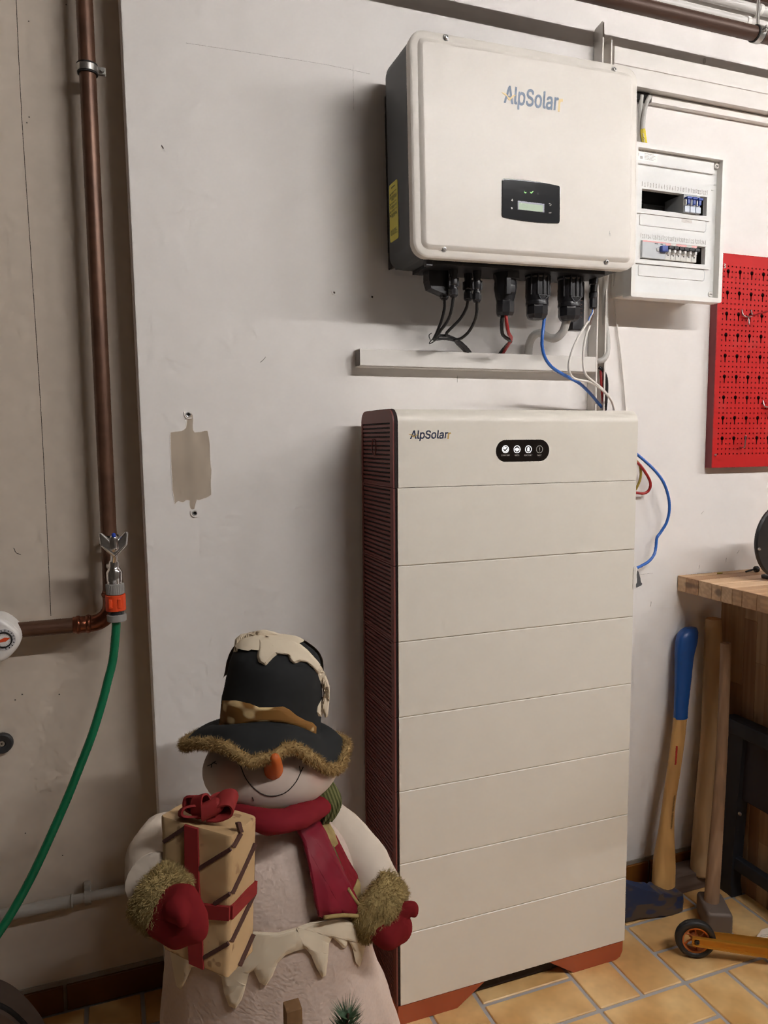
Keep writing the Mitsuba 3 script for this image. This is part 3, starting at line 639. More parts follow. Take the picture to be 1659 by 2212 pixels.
# breakers
kb = thing('circuit_breaker', 'three pole circuit breaker with blue levers in the upper slot', 'circuit breaker')
xa, xb = B(795, 700, .15)[0], B(962, 700, .15)[0]
m = s1[1]-s1[0]
obj('housing', rbox(xa, xb, .142, .2165, s1[0]+.0008, s1[1]-.0008, .001), 'breaker_side', kb)
mat('breaker_side', '9da0a2', .6)
for j in range(3):
    w = (xb-xa)/3; x = xa+w*j
    obj('pole_face', rbox(x+.0012, x+w-.0012, .137, .1425, s1[0]+m*.04, s1[0]+m*.36, .001), 'breaker_light', kb)
    lv = obj('lever', [rbox(x+.0015, x+w-.0015, .128, .142, s1[0]+m*.66, s1[0]+m*.80, .002), rbox(x+w*.25, x+w*.75, .131, .142, s1[0]+m*.42, s1[0]+m*.70, .002)], 'breaker_blue', kb)
    obj('side_guard', [box(x+.0008, x+.0034, .133, .142, s1[0]+m*.38, s1[0]+m*.68)], 'box_inner', kb)
mat('breaker_light', 'c3cbd8', .45)
kb = thing('residual_current_switch', 'wide grey switch with a blue lever at the left of the lower slot', 'circuit breaker')
m = s2[1]-s2[0]; S2 = lambda px: B(px, 1230, .15)[0]
obj('housing', rbox(sx0+.0005, S2(610), .140, .2165, s2[0]+m*.04, s2[1]-m*.02, .001), 'breaker_grey', kb)
obj('stripe', box(sx0+.0006, S2(610), .1395, .1402, s2[1]-m*.10, s2[1]-m*.03), 'pink_label', kb, label='pink label stripe')
obj('test_button', rbox(S2(545)-.008, S2(545)-.002, .137, .141, s2[0]+m*.45, s2[0]+m*.62, .001), 'box_inner', kb)
obj('lever', rbox(S2(550), S2(608), .128, .141, s2[0]+m*.42, s2[0]+m*.74, .002), 'breaker_blue', kb)
obj('mark', [box(S2(500), S2(530), .1396, .1401, s2[0]+m*.83, s2[0]+m*.87), box(S2(560), S2(582), .1396, .1401, s2[0]+m*.83, s2[0]+m*.87)], 'breaker_dark', kb, False)
for j in range(6):
    kb = thing('circuit_breaker', f'narrow grey breaker with a black lever in the lower slot, {["first", "second", "third", "fourth", "fifth", "sixth"][j]} from the left', 'circuit breaker', 'breakers of the lower slot')
    xa, xb = S2(612+52*j)+.0003, S2(612+52*(j+1))-.0003
    obj('housing', rbox(xa, xb, .141, .2165, s2[0]+m*.04, s2[1]-m*.22, .0008), 'box_shadow', kb)
    obj('label_tab', box(xa, xb, .1405, .1412, s2[1]-m*.24, s2[1]-m*.05), 'pink_label' if j % 3 != 1 else 'label_grey', kb)
    obj('lever', rbox(xa+.0004, xb-.0004, .127, .141, s2[0]+m*.56, s2[0]+m*.76, .002), 'breaker_dark', kb)
    obj('lever_tip', rbox(xa+.002, xb-.008, .130, .141, s2[0]+m*.40, s2[0]+m*.6, .001), 'box_inner', kb)
    obj('indicator', box((xa+xb)/2-.0018, (xa+xb)/2+.0018, .1404, .1412, s2[0]+m*.26, s2[0]+m*.33), 'breaker_dark', kb)

# ------------------------------------------------------------------ red pegboard
def f_red(p, n, uv):
    d = smoothstep(.62, .75, noise(p.x*45, p.y*45, p.z*22))*.10
    return mix((.47, .014, .014), (.55, .2, .18), d*.6*smoothstep(.5, .8, noise(p.x*9, 1., p.z*9)))
mat('red_board', proc(f_red), .55, spec=.2)
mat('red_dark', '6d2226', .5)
PB = thing('pegboard', 'red metal tool pegboard with round and keyhole holes on the white wall', 'pegboard')
pf = .222; px0, pz0, pz1 = 1.1165, 1.3060, 1.9385; pxe = px0+.50
g = .0153
hx0 = P(1565, 573, pf)[0]; hz1 = P(1562, 574, pf)[2]
plate_poly = sg.box(px0, pz0, pxe, pz1); holes = []
ncol = int((pxe-hx0-.01)/g)
gz = (hz1-P(1543, 981, pf)[2])/36
oct_ = [(math.cos(a), math.sin(a)) for a in np.linspace(0, 2*np.pi, 7)[:-1]]
for i in range(ncol):
    for j in range(37):
        x, z = hx0+i*g, hz1-j*gz
        if j % 4 == 1 and i % 3 == 1: continue
        if j % 4 == 2 and i % 3 == 1: continue
        holes.append([(x+.0027*a, z+.0027*b) for a, b in oct_])
for i in range(1, ncol, 3):
    for j in range(1, 37, 4):
        x, z = hx0+i*g, hz1-j*gz
        kh = sg.Point(x, z+.001).buffer(.0062, 4).union(sg.box(x-.0022, z-gz-.003, x+.0022, z)); holes.append(list(kh.exterior.coords))
board = sg.Polygon(plate_poly.exterior.coords, holes)
obj('face', extr(board, pf+.0015, .0015), 'red_board', PB, False)
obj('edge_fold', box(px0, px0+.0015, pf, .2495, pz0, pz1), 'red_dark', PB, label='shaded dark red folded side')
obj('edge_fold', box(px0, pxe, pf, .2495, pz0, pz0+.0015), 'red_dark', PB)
obj('edge_fold', box(px0, pxe, pf, .2495, pz1-.0015, pz1), 'red_board', PB)
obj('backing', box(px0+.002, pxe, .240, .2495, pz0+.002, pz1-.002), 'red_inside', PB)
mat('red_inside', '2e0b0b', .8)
obj('fixing_screw', lathe([(.0001, 0), (.004, 0), (.003, .003), (.0001, .0035)], P(1545, 982.5, pf), (0, -1, 0), 10), 'steel', PB)
q = P(1564, 574, pf)
obj('white_wire_end', tube([q+np.array([-.001, 0, .006]), q+np.array([.003, -.003, .003]), q+np.array([-.002, -.003, 0]), q+np.array([.003, -.003, -.004]), q+np.array([-.001, 0, -.007])], .0014, 4, 6), 'cable_white', PB, True)
def wire_hook(label, px, py, double=True, long=.06):
    k = thing('tool_hook', label, 'hook'); q = P(px, py, pf)
    if double:
        obj('base_wire', tube([q+np.array([-.018, 0, .012]), q+np.array([-.017, -.006, -.006]), q+np.array([0, -.008, -.010]), q+np.array([.017, -.006, -.006]), q+np.array([.018, 0, .012])], .0022, 6, 8), 'steel', k, True)
        obj('prong', tube([q+np.array([0, -.008, -.010]), q+np.array([.0, -.012, -.034])], .0022, 6, 8), 'steel', k, True)
        obj('prong', tube([q+np.array([-.004, -.006, -.009]), q+np.array([.0, -.03, -.008]), q+np.array([.0, -.03-long, -.004]), q+np.array([.0, -.036-long, .006])], .0022, 6, 8), 'steel', k, True)
    else:
        obj('wire', tube([q+np.array([.003, -.001, -.020]), q+np.array([-.001, -.012, -.020]), q+np.array([-.001, -.020, -.018]), q+np.array([.0, -.022, .016])], .0022, 6, 8), 'steel', k, True)
wire_hook('double wire hook in the upper part of the pegboard', 1612, 678)
wire_hook('double wire hook at the right edge of the photo, lower on the pegboard', 1657, 873)
wire_hook('single bent wire hook near the bottom of the pegboard', 1598, 952, False)

# ------------------------------------------------------------------ pipes under the ceiling
def f_oldcopper(p, n, uv):
    a = fbm(p.x*14, p.y*14, p.z*14); b = fbm(p.x*60, p.y*60, p.z*60)
    return mix((.075, .036, .023), (.15, .075, .046), a)*(.85+.3*b)
mat('copper_old', proc(f_oldcopper), .38, .45)
mat('copper_dark', (0.293, 0.215, 0.179), .45, .3)
mat('copper_bright', '7d4a35', .25, .8)
mat('rubber', '161514', .7)
mat('zinc', 'b8b6b2', .3, .9)
def hpipe_z(px, py, y): return P(px, py, y)
PY = .118
za, zb = P(1423, 41, PY), P(1659, 92, PY)
pz = (P(1423, 24, PY)[2]+P(1659, 78.5, PY)[2])/2
k = thing('brown_pipe', 'long brown pipe running under the ceiling above the inverter', 'pipe')
obj_self(k, cyl((-.50, PY, pz), (3.6, PY, pz), .0185, 24), 'copper_dark')
k = thing('pipe_clamp', 'pipe clamp with black rubber holding the brown pipe under the ceiling', 'pipe clamp')
cx = P(1636, 70, PY)[0]
obj('band', lathe([(.0205, -.009), (.0225, -.009), (.0225, .009), (.0205, .009)], (cx, PY, pz), (1, 0, 0), 28), 'zinc', k)
obj('rubber_lining', lathe([(.0186, -.0125), (.0215, -.0125), (.0215, .0125), (.0186, .0125)], (cx, PY, pz), (1, 0, 0), 28), 'rubber', k)
obj('rod', cyl((cx, PY, pz+.02), (cx, PY, ROOM[3]), .0045), 'zinc', k)
obj('screw_ear', [rbox(cx-.006, cx+.006, PY-.034, PY-.020, pz+.001, pz+.004, .001), rbox(cx-.006, cx+.006, PY-.034, PY-.020, pz-.005, pz-.002, .001), cyl((cx, PY-.029, pz-.009), (cx, PY-.029, pz+.009), .0025)], 'zinc', k)
for j, (pa, yy, r, lab) in enumerate((((1600, 45), .2345, .0125, 'lower of two white conduit tubes behind the brown pipe'), ((1625, 18), .2345, .0125, 'upper of two white conduit tubes behind the brown pipe'))):
    k = thing('conduit_tube', lab, 'conduit'); z = P(*pa, yy)[2]
    obj('tube', cyl((-.45 if j else P(1421, 2, yy)[0], yy, z), (3.6, yy, z), r, 20), 'conduit_grey', k, True)
    c = P((1613, 1640)[j], (42, 18)[j], yy)[0]
    obj('clip', [lathe([(r+.0002, -.006), (r+.003, -.006), (r+.003, .006), (r+.0002, .006)], (c, yy, z), (1, 0, 0), 20), box(c-.006, c+.006, yy+.002, .2497, z-r-.006, z-r-.001), box(c-.006, c+.006, yy+.002, .2497, z+r+.001, z+r+.006)], 'box_white', k)
    if j == 0: obj('socket', cyl((P(1421, 2, yy)[0]-.9, yy, z), (P(1421, 2, yy)[0]+.03, yy, z), r+.0018, 20), 'conduit_grey', k, True)
mat('conduit_grey', 'c9c6c2', .4)
k = thing('copper_pipe', 'brown copper pipe touching the top right corner of the photo', 'pipe')
q = P(1640, 3, .235); obj_self(k, cyl((q[0]-.06, .235, q[2]+.012), (3.6, .235, q[2]+.012), .011), 'copper_old')

# ------------------------------------------------------------------ copper pipe, tap and hose at the left
VP = .285
k = CP = thing('copper_pipe', 'tall copper water pipe on the recessed wall turning left below the tap', 'pipe')
a, b = P(182, 0, VP), P(236, 1175, VP)
vx = (a[0]+b[0])/2; c2 = P(235, 1290, VP); hz = P(120, 1354, VP)[2]
R = .0175
obj('vertical_tube', sweep([(a[0], VP, ROOM[3]), (a[0], VP, a[2]), (b[0], VP, b[2]), (b[0]-.001, VP, hz+.075)], R, 24), 'copper_old', k, True)
bx = b[0]-.001
arc = [(bx, VP, hz+.075), (bx, VP, hz+.055)]+[(bx-.045+.045*math.cos(t), VP, hz+.045-.045*math.sin(t)) for t in np.radians(np.linspace(0, 90, 9))]+[(bx-.06, VP, hz)]
obj('elbow', sweep(arc, .0188, 24), 'copper_bright', k, True, 'brighter copper press elbow')
for cc, ax in (((bx, VP, hz+.066), (0, 0, 1)), ((bx-.052, VP, hz), (1, 0, 0)), ((bx-.074, VP, hz), (1, 0, 0))):
    obj('press_ring', lathe([(.0185, -.006), (.0205, -.004), (.0218, 0), (.0205, .004), (.0185, .006)], cc, ax, 24), 'copper_bright', k, True)
obj('press_socket', cyl((bx-.05, VP, hz), (bx-.085, VP, hz), .0192, 24), 'copper_bright', k, True)
obj('horizontal_tube', cyl((bx-.07, VP, hz), (-1.6, VP, hz), R, 24), 'copper_old', k, True)
def clamp(px, py, lab, rust=False):
    k = thing('pipe_clamp', lab, 'pipe clamp'); q = P(px, py, VP); x = a[0]+(b[0]-a[0])*(a[2]-q[2])/(a[2]-b[2]); z = q[2]
    obj('band', lathe([(R+.002, -.007), (R+.0045, -.007), (R+.0045, .007), (R+.002, .007)], (x, VP, z), (0, 0, 1), 28), 'zinc', k)
    obj('rubber_lining', lathe([(R+.0001, -.011), (R+.004, -.0105), (R+.004, -.008), (R+.002, -.007), (R+.002, .007), (R+.004, .008), (R+.004, .0105), (R+.0001, .011)], (x, VP, z), (0, 0, 1), 28), 'rubber', k)
    e = rbox(x+R+.002, x+R+.020, VP-.006, VP-.002, z-.008, z+.007, .001)
    obj('screw_ear', [e, rbox(x+R+.002, x+R+.020, VP+.002, VP+.006, z-.008, z+.007, .001)], 'zinc', k)
    obj('screw', cyl((x+R+.013, VP-.014, z-.001), (x+R+.013, VP+.010, z-.001), .0045, 12), 'zinc', k)
    obj('wall_rod', cyl((x, VP+R+.003, z), (x, RY, z), .005), 'zinc', k)
clamp(188, 150, 'upper pipe clamp with black rubber on the tall copper pipe')
clamp(238, 1166, 'lower pipe clamp with black rubber just above the tap')
# tap
mat('chrome', 'f0f0f0', .14, 1.0)
mat('blue_dot', '1c3fa8', .3)
mat('hose_grey', '8e8b87', .5)
mat('hose_orange', 'd9481f', .4)
mat('hose_green', '0d6a46', .4)
TP = thing('water_tap', 'chrome water tap with a winged handle and a blue dot', 'tap')
ty = .215
q0 = P(248, 1262, ty); tx, tz = q0[0], q0[2]
obj('body', lathe([(.0001, 0), (.0165, 0), (.0165, .008), (.0175, .010), (.0175, .028), (.013, .036), (.0105, .040), (.0105, .052), (.008, .055), (.0001, .055)], (tx, ty, tz), (0, 0, 1), 28), 'chrome', TP, 35)
obj('inlet', sweep(spline([(tx, ty, tz+.022), (tx-.002, ty+.03, tz+.030), (bx, VP-R+.004, tz+.034)], 6), .0095, 16), 'chrome', TP, True)
obj('stem', sweep(spline([(tx, ty, tz+.045), (tx+.001, ty-.006, tz+.06), (tx+.002, ty-.014, tz+.075)], 5), .008, 16), 'chrome', TP, True)
hc = np.array([tx+.002, ty-.018, tz+.082])
for sx, sz in ((-1, 1), (1, 1)):
    wg = hullof([(hc+np.array([0, 0, -.012]), .0065), (hc+np.array([sx*.010, -.002, .016]), .006), (hc+np.array([sx*.026, -.004, .034]), .0045), (hc+np.array([sx*.024, -.004, .010]), .004)], 20)
    obj('handle_wing', wg, 'chrome', TP, 40)
obj('handle_cap', hullof([(hc+np.array([0, -.002, .004]), .011), (hc+np.array([0, -.004, .024]), .009)], 20), 'chrome', TP, 40)
obj('blue_dot', hullof([(hc+np.array([0, -.010, .031]), .0045), (hc+np.array([0, -.008, .033]), .0045)], 12), 'blue_dot', TP, 40, 'blue dot on the handle')
HC = thing('hose_connector', 'grey and orange hose connector under the tap', 'hose connector')
def kn(r0, h0, h1): return [(.0001, h0), (r0-.001, h0), (r0, h0+.001), (r0, h1-.001), (r0-.001, h1), (.0001, h1)]
z1 = tz+.002; ql = P(248, 1283, ty)[2]; q2 = P(248, 1318, ty)[2]; q3 = P(250, 1341, ty)[2]
obj('upper_collar', lathe(kn(.0195, ql, z1), (tx, ty, 0), (0, 0, 1), 28), 'hose_grey', HC)
obj('collar_rib', [box(tx+.0195*math.cos(t)-.0008, tx+.0195*math.cos(t)+.0008, ty+.0195*math.sin(t)-.0008, ty+.0195*math.sin(t)+.0008, ql+.002, z1-.002) for t in np.linspace(0, 2*np.pi, 30)[:-1]], 'hose_grey', HC, False)
obj('orange_body', lathe(kn(.0218, q2, ql-.001), (tx, ty, 0), (0, 0, 1), 28), 'hose_orange', HC, label='orange plastic sleeve')
for s in (-.5, .35): obj('grip', rbox(tx+s*.022-.004, tx+s*.022+.004, ty-.0235, ty-.015, q2+.008, ql-.008, .002), 'hose_orange', HC)
obj('dark_ring', lathe(kn(.0165, q2-.012, q2+.001), (tx, ty, 0), (0, 0, 1), 24), 'display_black', HC)
obj('lower_collar', lathe(kn(.0210, q3, q2-.009), (tx+.001, ty, 0), (0, 0, 1), 28), 'hose_grey', HC)
hp = [(250, 1330), (251, 1350), (248, 1390), (243, 1430), (233, 1470), (220, 1520), (198, 1590), (171, 1660), (145, 1725), (112, 1800), (75, 1880), (38, 1950), (2, 2008), (-40, 2065), (-110, 2140)]
hy = np.interp(range(len(hp)), [0, 3, 8, 14], [ty, ty, .19, .10])
k = thing('garden_hose', 'green garden hose hanging from the tap in a long curve', 'hose')
obj_self(k, tube([P(*p, y) for p, y in zip(hp, hy)], .0093, 8, 16), 'hose_green')
# thermostat valve with dial, black wheel, conduit
mat('dial_grey', 'b5b2b4', .5)
mat('needle', 'd8512c', .4)
mat('valve_white', 'dedad6', .35)
TV = thing('gauge_valve', 'white valve cap with a round dial and red needle at the left edge', 'gauge')
c = P(-8, 1383, .235)
vr = (P(43, 1383, .235)[0]-c[0])
ov = np.array([(c[0]+vr*math.cos(t)*(1+.04*math.cos(4*t)), c[2]+(vr*1.05)*math.sin(t)*(1+.04*math.cos(4*t))) for t in np.linspace(0, 2*np.pi, 41)[:-1]])
obj('cap', plate(ov, .300, .070, .012, seg=4), 'valve_white', TV, 35)
dd = P(8, 1382, .23); dcn = (dd[0], dd[2]); cr = vr; vr = (P(34, 1382, .23)[0]-dd[0])/.80
DL = obj('dial', lathe([(.0001, 0), (vr*.80, 0), (vr*.80, .0015), (.0001, .0015)], (dcn[0], .2302, dcn[1]), (0, -1, 0), 40), 'dial_grey', TV)
obj('dial_ring', lathe([(vr*.50, .0), (vr*.60, .0), (vr*.60, .003), (vr*.50, .003)], (dcn[0], .2290, dcn[1]), (0, -1, 0), 40), 'rubber', DL)
obj('dial_face', lathe([(.0001, 0), (vr*.5, 0), (vr*.5, .001), (.0001, .001)], (dcn[0], .2288, dcn[1]), (0, -1, 0), 40), 'valve_white', DL)
for t in np.radians(np.arange(-80, 260, 20)):
    for r0, r1, m in ((.66, .75, 'rubber'), (.38, .44, 'dial_grey')):
        obj('tick', extr(sg.LineString([(dcn[0]+vr*r0*math.cos(t), dcn[1]+vr*r0*math.sin(t)), (dcn[0]+vr*r1*math.cos(t), dcn[1]+vr*r1*math.sin(t))]).buffer(.0007, 1), .2288 if m == 'rubber' else .2279, .0006), m, DL, False)
t = math.radians(14); d = np.array([math.cos(t), math.sin(t)]); nn = np.array([-d[1], d[0]])
obj('needle', extr(sg.Polygon([tuple(np.array(dcn)+d*vr*.46), tuple(np.array(dcn)+d*vr*.12+nn*.0045), tuple(np.array(dcn)-d*vr*.4+nn*.002), tuple(np.array(dcn)-d*vr*.4-nn*.002), tuple(np.array(dcn)+d*vr*.12-nn*.0045)]), .2276, .001), 'needle', DL, False, 'red needle')
obj('neck', cyl((c[0], .300, c[2]), (c[0], RY, c[2]), .03), 'zinc', TV)
KW = thing('rubber_bumper', 'round black rubber bumper with a central screw on the recessed wall', 'bumper')
c = P(2, 1612, .325)
obj('disc', lathe([(.0001, 0), (.0235, 0), (.0245, .004), (.0235, .012), (.021, .015), (.009, .013), (.007, .010), (.0001, .010)], (c[0], RY, c[2]), (0, -1, 0), 36), 'rubber_knob', KW, 30)
mat('rubber_knob', '2a2b2d', .5)
obj('washer', lathe([(.0022, .009), (.0062, .009), (.0062, .0115), (.0022, .0115)], (c[0], RY, c[2]), (0, -1, 0), 20), 'zinc', KW)
obj('screw', lathe([(.0001, .009), (.0024, .009), (.0018, .0115), (.0001, .0115)], (c[0], RY, c[2]), (0, -1, 0), 12), 'rubber', KW)
CT = thing('conduit_tube', 'grey white conduit tube along the bottom of the recessed wall', 'conduit')
cz = P(80, 1962, .325)[2]; xs = P(155, 1930, .325)[0]; xe = P(258, 1900, .325)[0]
obj('tube', cyl((-1.7, .325, cz), (xs, .325, cz), .0145, 20), 'conduit_dull', CT, True)
obj('inner_tube', cyl((xs-.02, .325, cz+.002), (-.45, .325, cz+.002), .0118, 20), 'conduit_dull', CT, True)
obj('sleeve_ring', cyl((xs-.004, .325, cz), (xs+.002, .325, cz), .0158, 20), 'conduit_dull', CT, True)
cx = P(188, 1912, .325)[0]
obj('clip', [lathe([(.0120, -.007), (.0150, -.007), (.0150, .007), (.0120, .007)], (cx, .325, cz+.002), (1, 0, 0), 20), rbox(cx-.008, cx+.008, .334, .3499, cz-.026, cz+.030, .002)], 'conduit_dull', CT)
mat('conduit_dull', 'aaa69f', .6)

# ------------------------------------------------------------------ marks on the walls
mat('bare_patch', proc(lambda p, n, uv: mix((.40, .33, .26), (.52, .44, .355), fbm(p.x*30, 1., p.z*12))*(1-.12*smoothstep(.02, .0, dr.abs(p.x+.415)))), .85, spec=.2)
F = lambda x, y: P(300+.15672*x, 850+.15672*y, WY)
pat = [(437, 540), (520, 525), (590, 520), (630, 495), (652, 470), (662, 400), (668, 345), (690, 330), (720, 270), (738, 300), (745, 380), (738, 440), (745, 505), (770, 540), (860, 530), (905, 515), (945, 518), (965, 620), (975, 700), (978, 850), (985, 980), (998, 1060), (990, 1200), (992, 1330), (995, 1395), (960, 1420), (930, 1435), (880, 1450), (850, 1462), (820, 1470), (798, 1462), (785, 1500), (770, 1545), (765, 1590), (735, 1600), (712, 1580), (700, 1540), (702, 1470), (650, 1468), (610, 1500), (575, 1495), (545, 1478), (515, 1500), (495, 1525), (485, 1430), (465, 1330), (462, 1200), (452, 1060), (445, 900), (438, 700)]
pp = sg.Polygon([(q[0], q[2]) for q in (F(*p) for p in pat)]).buffer(0)
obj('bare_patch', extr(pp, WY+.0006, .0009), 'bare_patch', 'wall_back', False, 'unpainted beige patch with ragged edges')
obj('paint_rim', extr(pp.buffer(.0016).difference(pp), WY+.0006, .0016), 'plaster_edge', 'wall_back', False)
def plug(c, r=.0036, tilt=.004):
    obj('plug_ring', lathe([(r, 0), (r+.0022, 0), (r+.0018, .004), (r, .0035)], (c[0], WY, c[2]), (0, -1, 0), 20), 'steel', 'wall_back', 35)
    obj('plug_hole', lathe([(.0001, 0), (r, 0), (r, .0010), (.0001, .0010)], (c[0], WY, c[2]), (0, -1, 0), 16), 'hole', 'wall_back')
    obj('chipped_paint', tube([(c[0]-.009, WY-.0004, c[2]+.006), (c[0]-.008, WY-.0015, c[2]-.003), (c[0]-.002, WY-.002, c[2]-.009), (c[0]+.007, WY-.0004, c[2]-.008)], .0014, 5, 6), 'plaster_edge', 'wall_back', True)
plug(F(680, 290)); plug(F(768, 1648))
for px, py in ((722, 632), (804, 641)):
    q = P(px, py, WY); obj('plug_hole', lathe([(.0001, 0), (.0026, 0), (.002, .0008), (.0001, .0008)], (q[0], WY, q[2]), (0, -1, 0), 9), 'joint_line', 'wall_back')
    obj('chipped_paint', tube([(q[0]-.007, WY-.0003, q[2]+.003), (q[0]-.004, WY-.001, q[2]-.004), (q[0]+.003, WY-.001, q[2]-.005)], .0012, 4, 6), 'plaster_edge', 'wall_back', True)
def scratch(pts, w, m='pencil', y=WY, parent='wall_back'):
    obj('scratch', sweep(spline([P(*p, y-.0001) for p in pts], 6), w, 5), m, parent, True)
mat('pencil', 'a39c96', .8)
mat('joint_line', '4b4038', .9)
scratch([(402, 93), (560, 117), (700, 139), (800, 160)], .0003)
scratch([(763, 140), (763, 175), (764, 240)], .0003)
scratch([(562, 783), (568, 778), (574, 771)], .0006, 'trunk_shade')
scratch([(349, 314), (353, 321)], .0011, 'joint_line'); scratch([(988, 812), (988, 826)], .0005, 'joint_line')
scratch([(1382, 1241), (1410, 1238)], .0004)
for x0, y0, x1, y1 in ((1515, 1110, 1520, 1104), (1568, 1215, 1569, 1205), (1592, 1196, 1597, 1188), (1510, 1228, 1511, 1220), (1405, 1310, 1407, 1300)): scratch([(x0, y0), (x1, y1)], .0007, 'pencil')
obj('joint_line', sweep(spline([P(x, y, RY-.0001) for x, y in ((34, -20), (47, 250), (70, 600), (92, 950), (110, 1330))], 8), .0007, 5), 'joint_line', 'wall_recess', True)
for x, y in ((62, 46), (63, 253), (143, 10), (58, 265), (48, 1500), (33, 1512), (128, 1500), (55, 1800), (135, 1848)):
    q = P(x, y, RY); obj('paint_fleck', lathe([(.0001, 0), (.0016, 0), (.0012, .0006), (.0001, .0006)], (q[0], RY, q[2]), (0, -1, 0), 7), 'joint_line', 'wall_recess')
obj('scratch', sweep(spline([P(*p, RY-.0001) for p in ((30, 1184), (35, 1194), (45, 1198))], 6), .0007, 5), 'joint_line', 'wall_recess', True)

# ------------------------------------------------------------------ workbench of glued staves
def wood(name, a, b, axis, fine=60, knot=True, rough=.5):
    def f(p, n, uv):
        q = [p.x, p.y, p.z]; l = q[axis]; s = [q[i] for i in range(3) if i != axis]
        warp = noise(l*3, s[0]*9, s[1]*9)
        g = noise(l*2.5, s[0]*fine+warp*4, s[1]*fine)
        line = smoothstep(.35, .75, noise(l*1.2, s[0]*fine*2.2+warp*6, s[1]*fine*2.2))
        c = mix(a, b, g*.6+line*.4)
        k = smoothstep(.80, .90, noise(l*9+3, s[0]*24, s[1]*24))
        return mix(c, mi.Color3f(a)*.35, k*.8) if knot else c
    mat(name, proc(f), rough)
TONES = [((.38, .21, .105), (.56, .36, .20)), ((.30, .15, .07), (.47, .28, .145)), ((.46, .28, .15), (.64, .44, .265))]
for i, (a, b) in enumerate(TONES):
    wood(f'pine_x{i}', a, b, 0)
    wood(f'pine_z{i}', [c*.62 for c in a], [c*.62 for c in b], 2, 50)
BE = thing('workbench', 'wooden workbench of glued pine staves standing against the wall at the right', 'workbench')
bx, bt, bb = 1.0245, .979, .9326
y = WY-.0015; i = 0
while y > -.46:
    w = RNG.uniform(.034, .056); r = RNG.integers(3)
    obj('top_stave', rbox(bx+RNG.uniform(0, .0006), 2.3, y-w+.0003, y-.0003, bb, bt+RNG.uniform(-.0003, .0003), .0012, 1), f'pine_x{r}', BE); y -= w; i += 1
y = WY-.014
while y > -.42:
    w = RNG.uniform(.036, .052); z = 0.0
    while z < bb-.001:
        L = RNG.uniform(.16, .55); z1 = min(z+L, bb-.0005)
        if bb-z1 < .06: z1 = bb-.0005
        obj('side_stave', rbox(1.188+RNG.uniform(0, .0007), 1.213, y-w+.0002, y-.0002, z, z1, .0009, 1), f'pine_z{RNG.integers(3)}', BE); z = z1
    y -= w
k = thing('black_disc', 'round black disc with a small screw standing on the workbench at the right edge', 'disc')
q = at(1700, 1168, .06); R = q[2]-bt-.004
mat('disc_black', '17181a', .45)
obj('plate', lathe([(.0001, 0), (R-.004, 0), (R, .004), (R, .010), (R-.004, .014), (.0001, .014)], (q[0], .074, q[2]), (0, -1, 0), 64), 'disc_black', k, 30)
s = at(1639, 1186, .06); obj('rim_screw', lathe([(.0001, 0), (.0045, 0), (.004, .003), (.0001, .004)], (s[0]+.001, .0605, s[2]), (0, -1, 0), 12), 'steel', k)
obj('foot', rbox(q[0]-.03, q[0]+.05, .065, .12, bt+.0003, q[2]-R*.93, .004), 'disc_black', k)
k = thing('thumb_screw', 'small black thumb screw lying on the workbench', 'screw')
q = atz(1632, 1236, bt)
obj('head', lathe([(.0001, 0), (.0085, 0), (.0095, .002), (.0095, .010), (.0085, .012), (.0001, .012)], (q[0]-.004, q[1], bt+.0098), (1, -.2, 0), 14), 'disc_black', k, 30)
obj('shaft', cyl((q[0]-.004, q[1], bt+.0098), (q[0]-.034, q[1]+.006, bt+.003), .0028, 10), 'disc_black', k)
k = thing('wall_plug_piece', 'tiny yellow green plug lying on the workbench', 'plug')
q = atz(1555, 1240, bt); obj_self(k, cyl((q[0]-.009, q[1], bt+.0025), (q[0]+.009, q[1], bt+.0025), .0025, 8), 'cable_yellow')
# grey tape on the battery edge
k = thing('tape_scrap', 'torn grey and white tape flap sticking out of the battery edge', 'tape')
tq = lambda x, y, yy=.10: P(1260+.2442*x, 760+.2442*y, yy)
mat('tape_grey', '4f5154', .5)
def flat(pts, yy, th): 
    pp = [tq(a, b, yy) for a, b in pts]; return extr(sg.Polygon([(p[0], p[2]) for p in pp]), yy, th)
obj('grey_flap', jitter(flat([(468, 1925), (485, 1945), (500, 2000), (505, 2035), (518, 2050), (510, 2065), (488, 2075), (470, 2085), (455, 2080), (470, 2000)], .02, .002), .0004, 90), 'tape_grey', k, False)
obj('white_layer', flat([(463, 1895), (478, 1915), (470, 1960), (472, 2040), (458, 2065), (455, 2000)], .0155, .001), 'white_plastic', k, False)
obj('backing', box(.655, .664, -.0016, .02, tq(455, 2095, .0)[2], tq(455, 1905, .0)[2]), 'trunk', k)

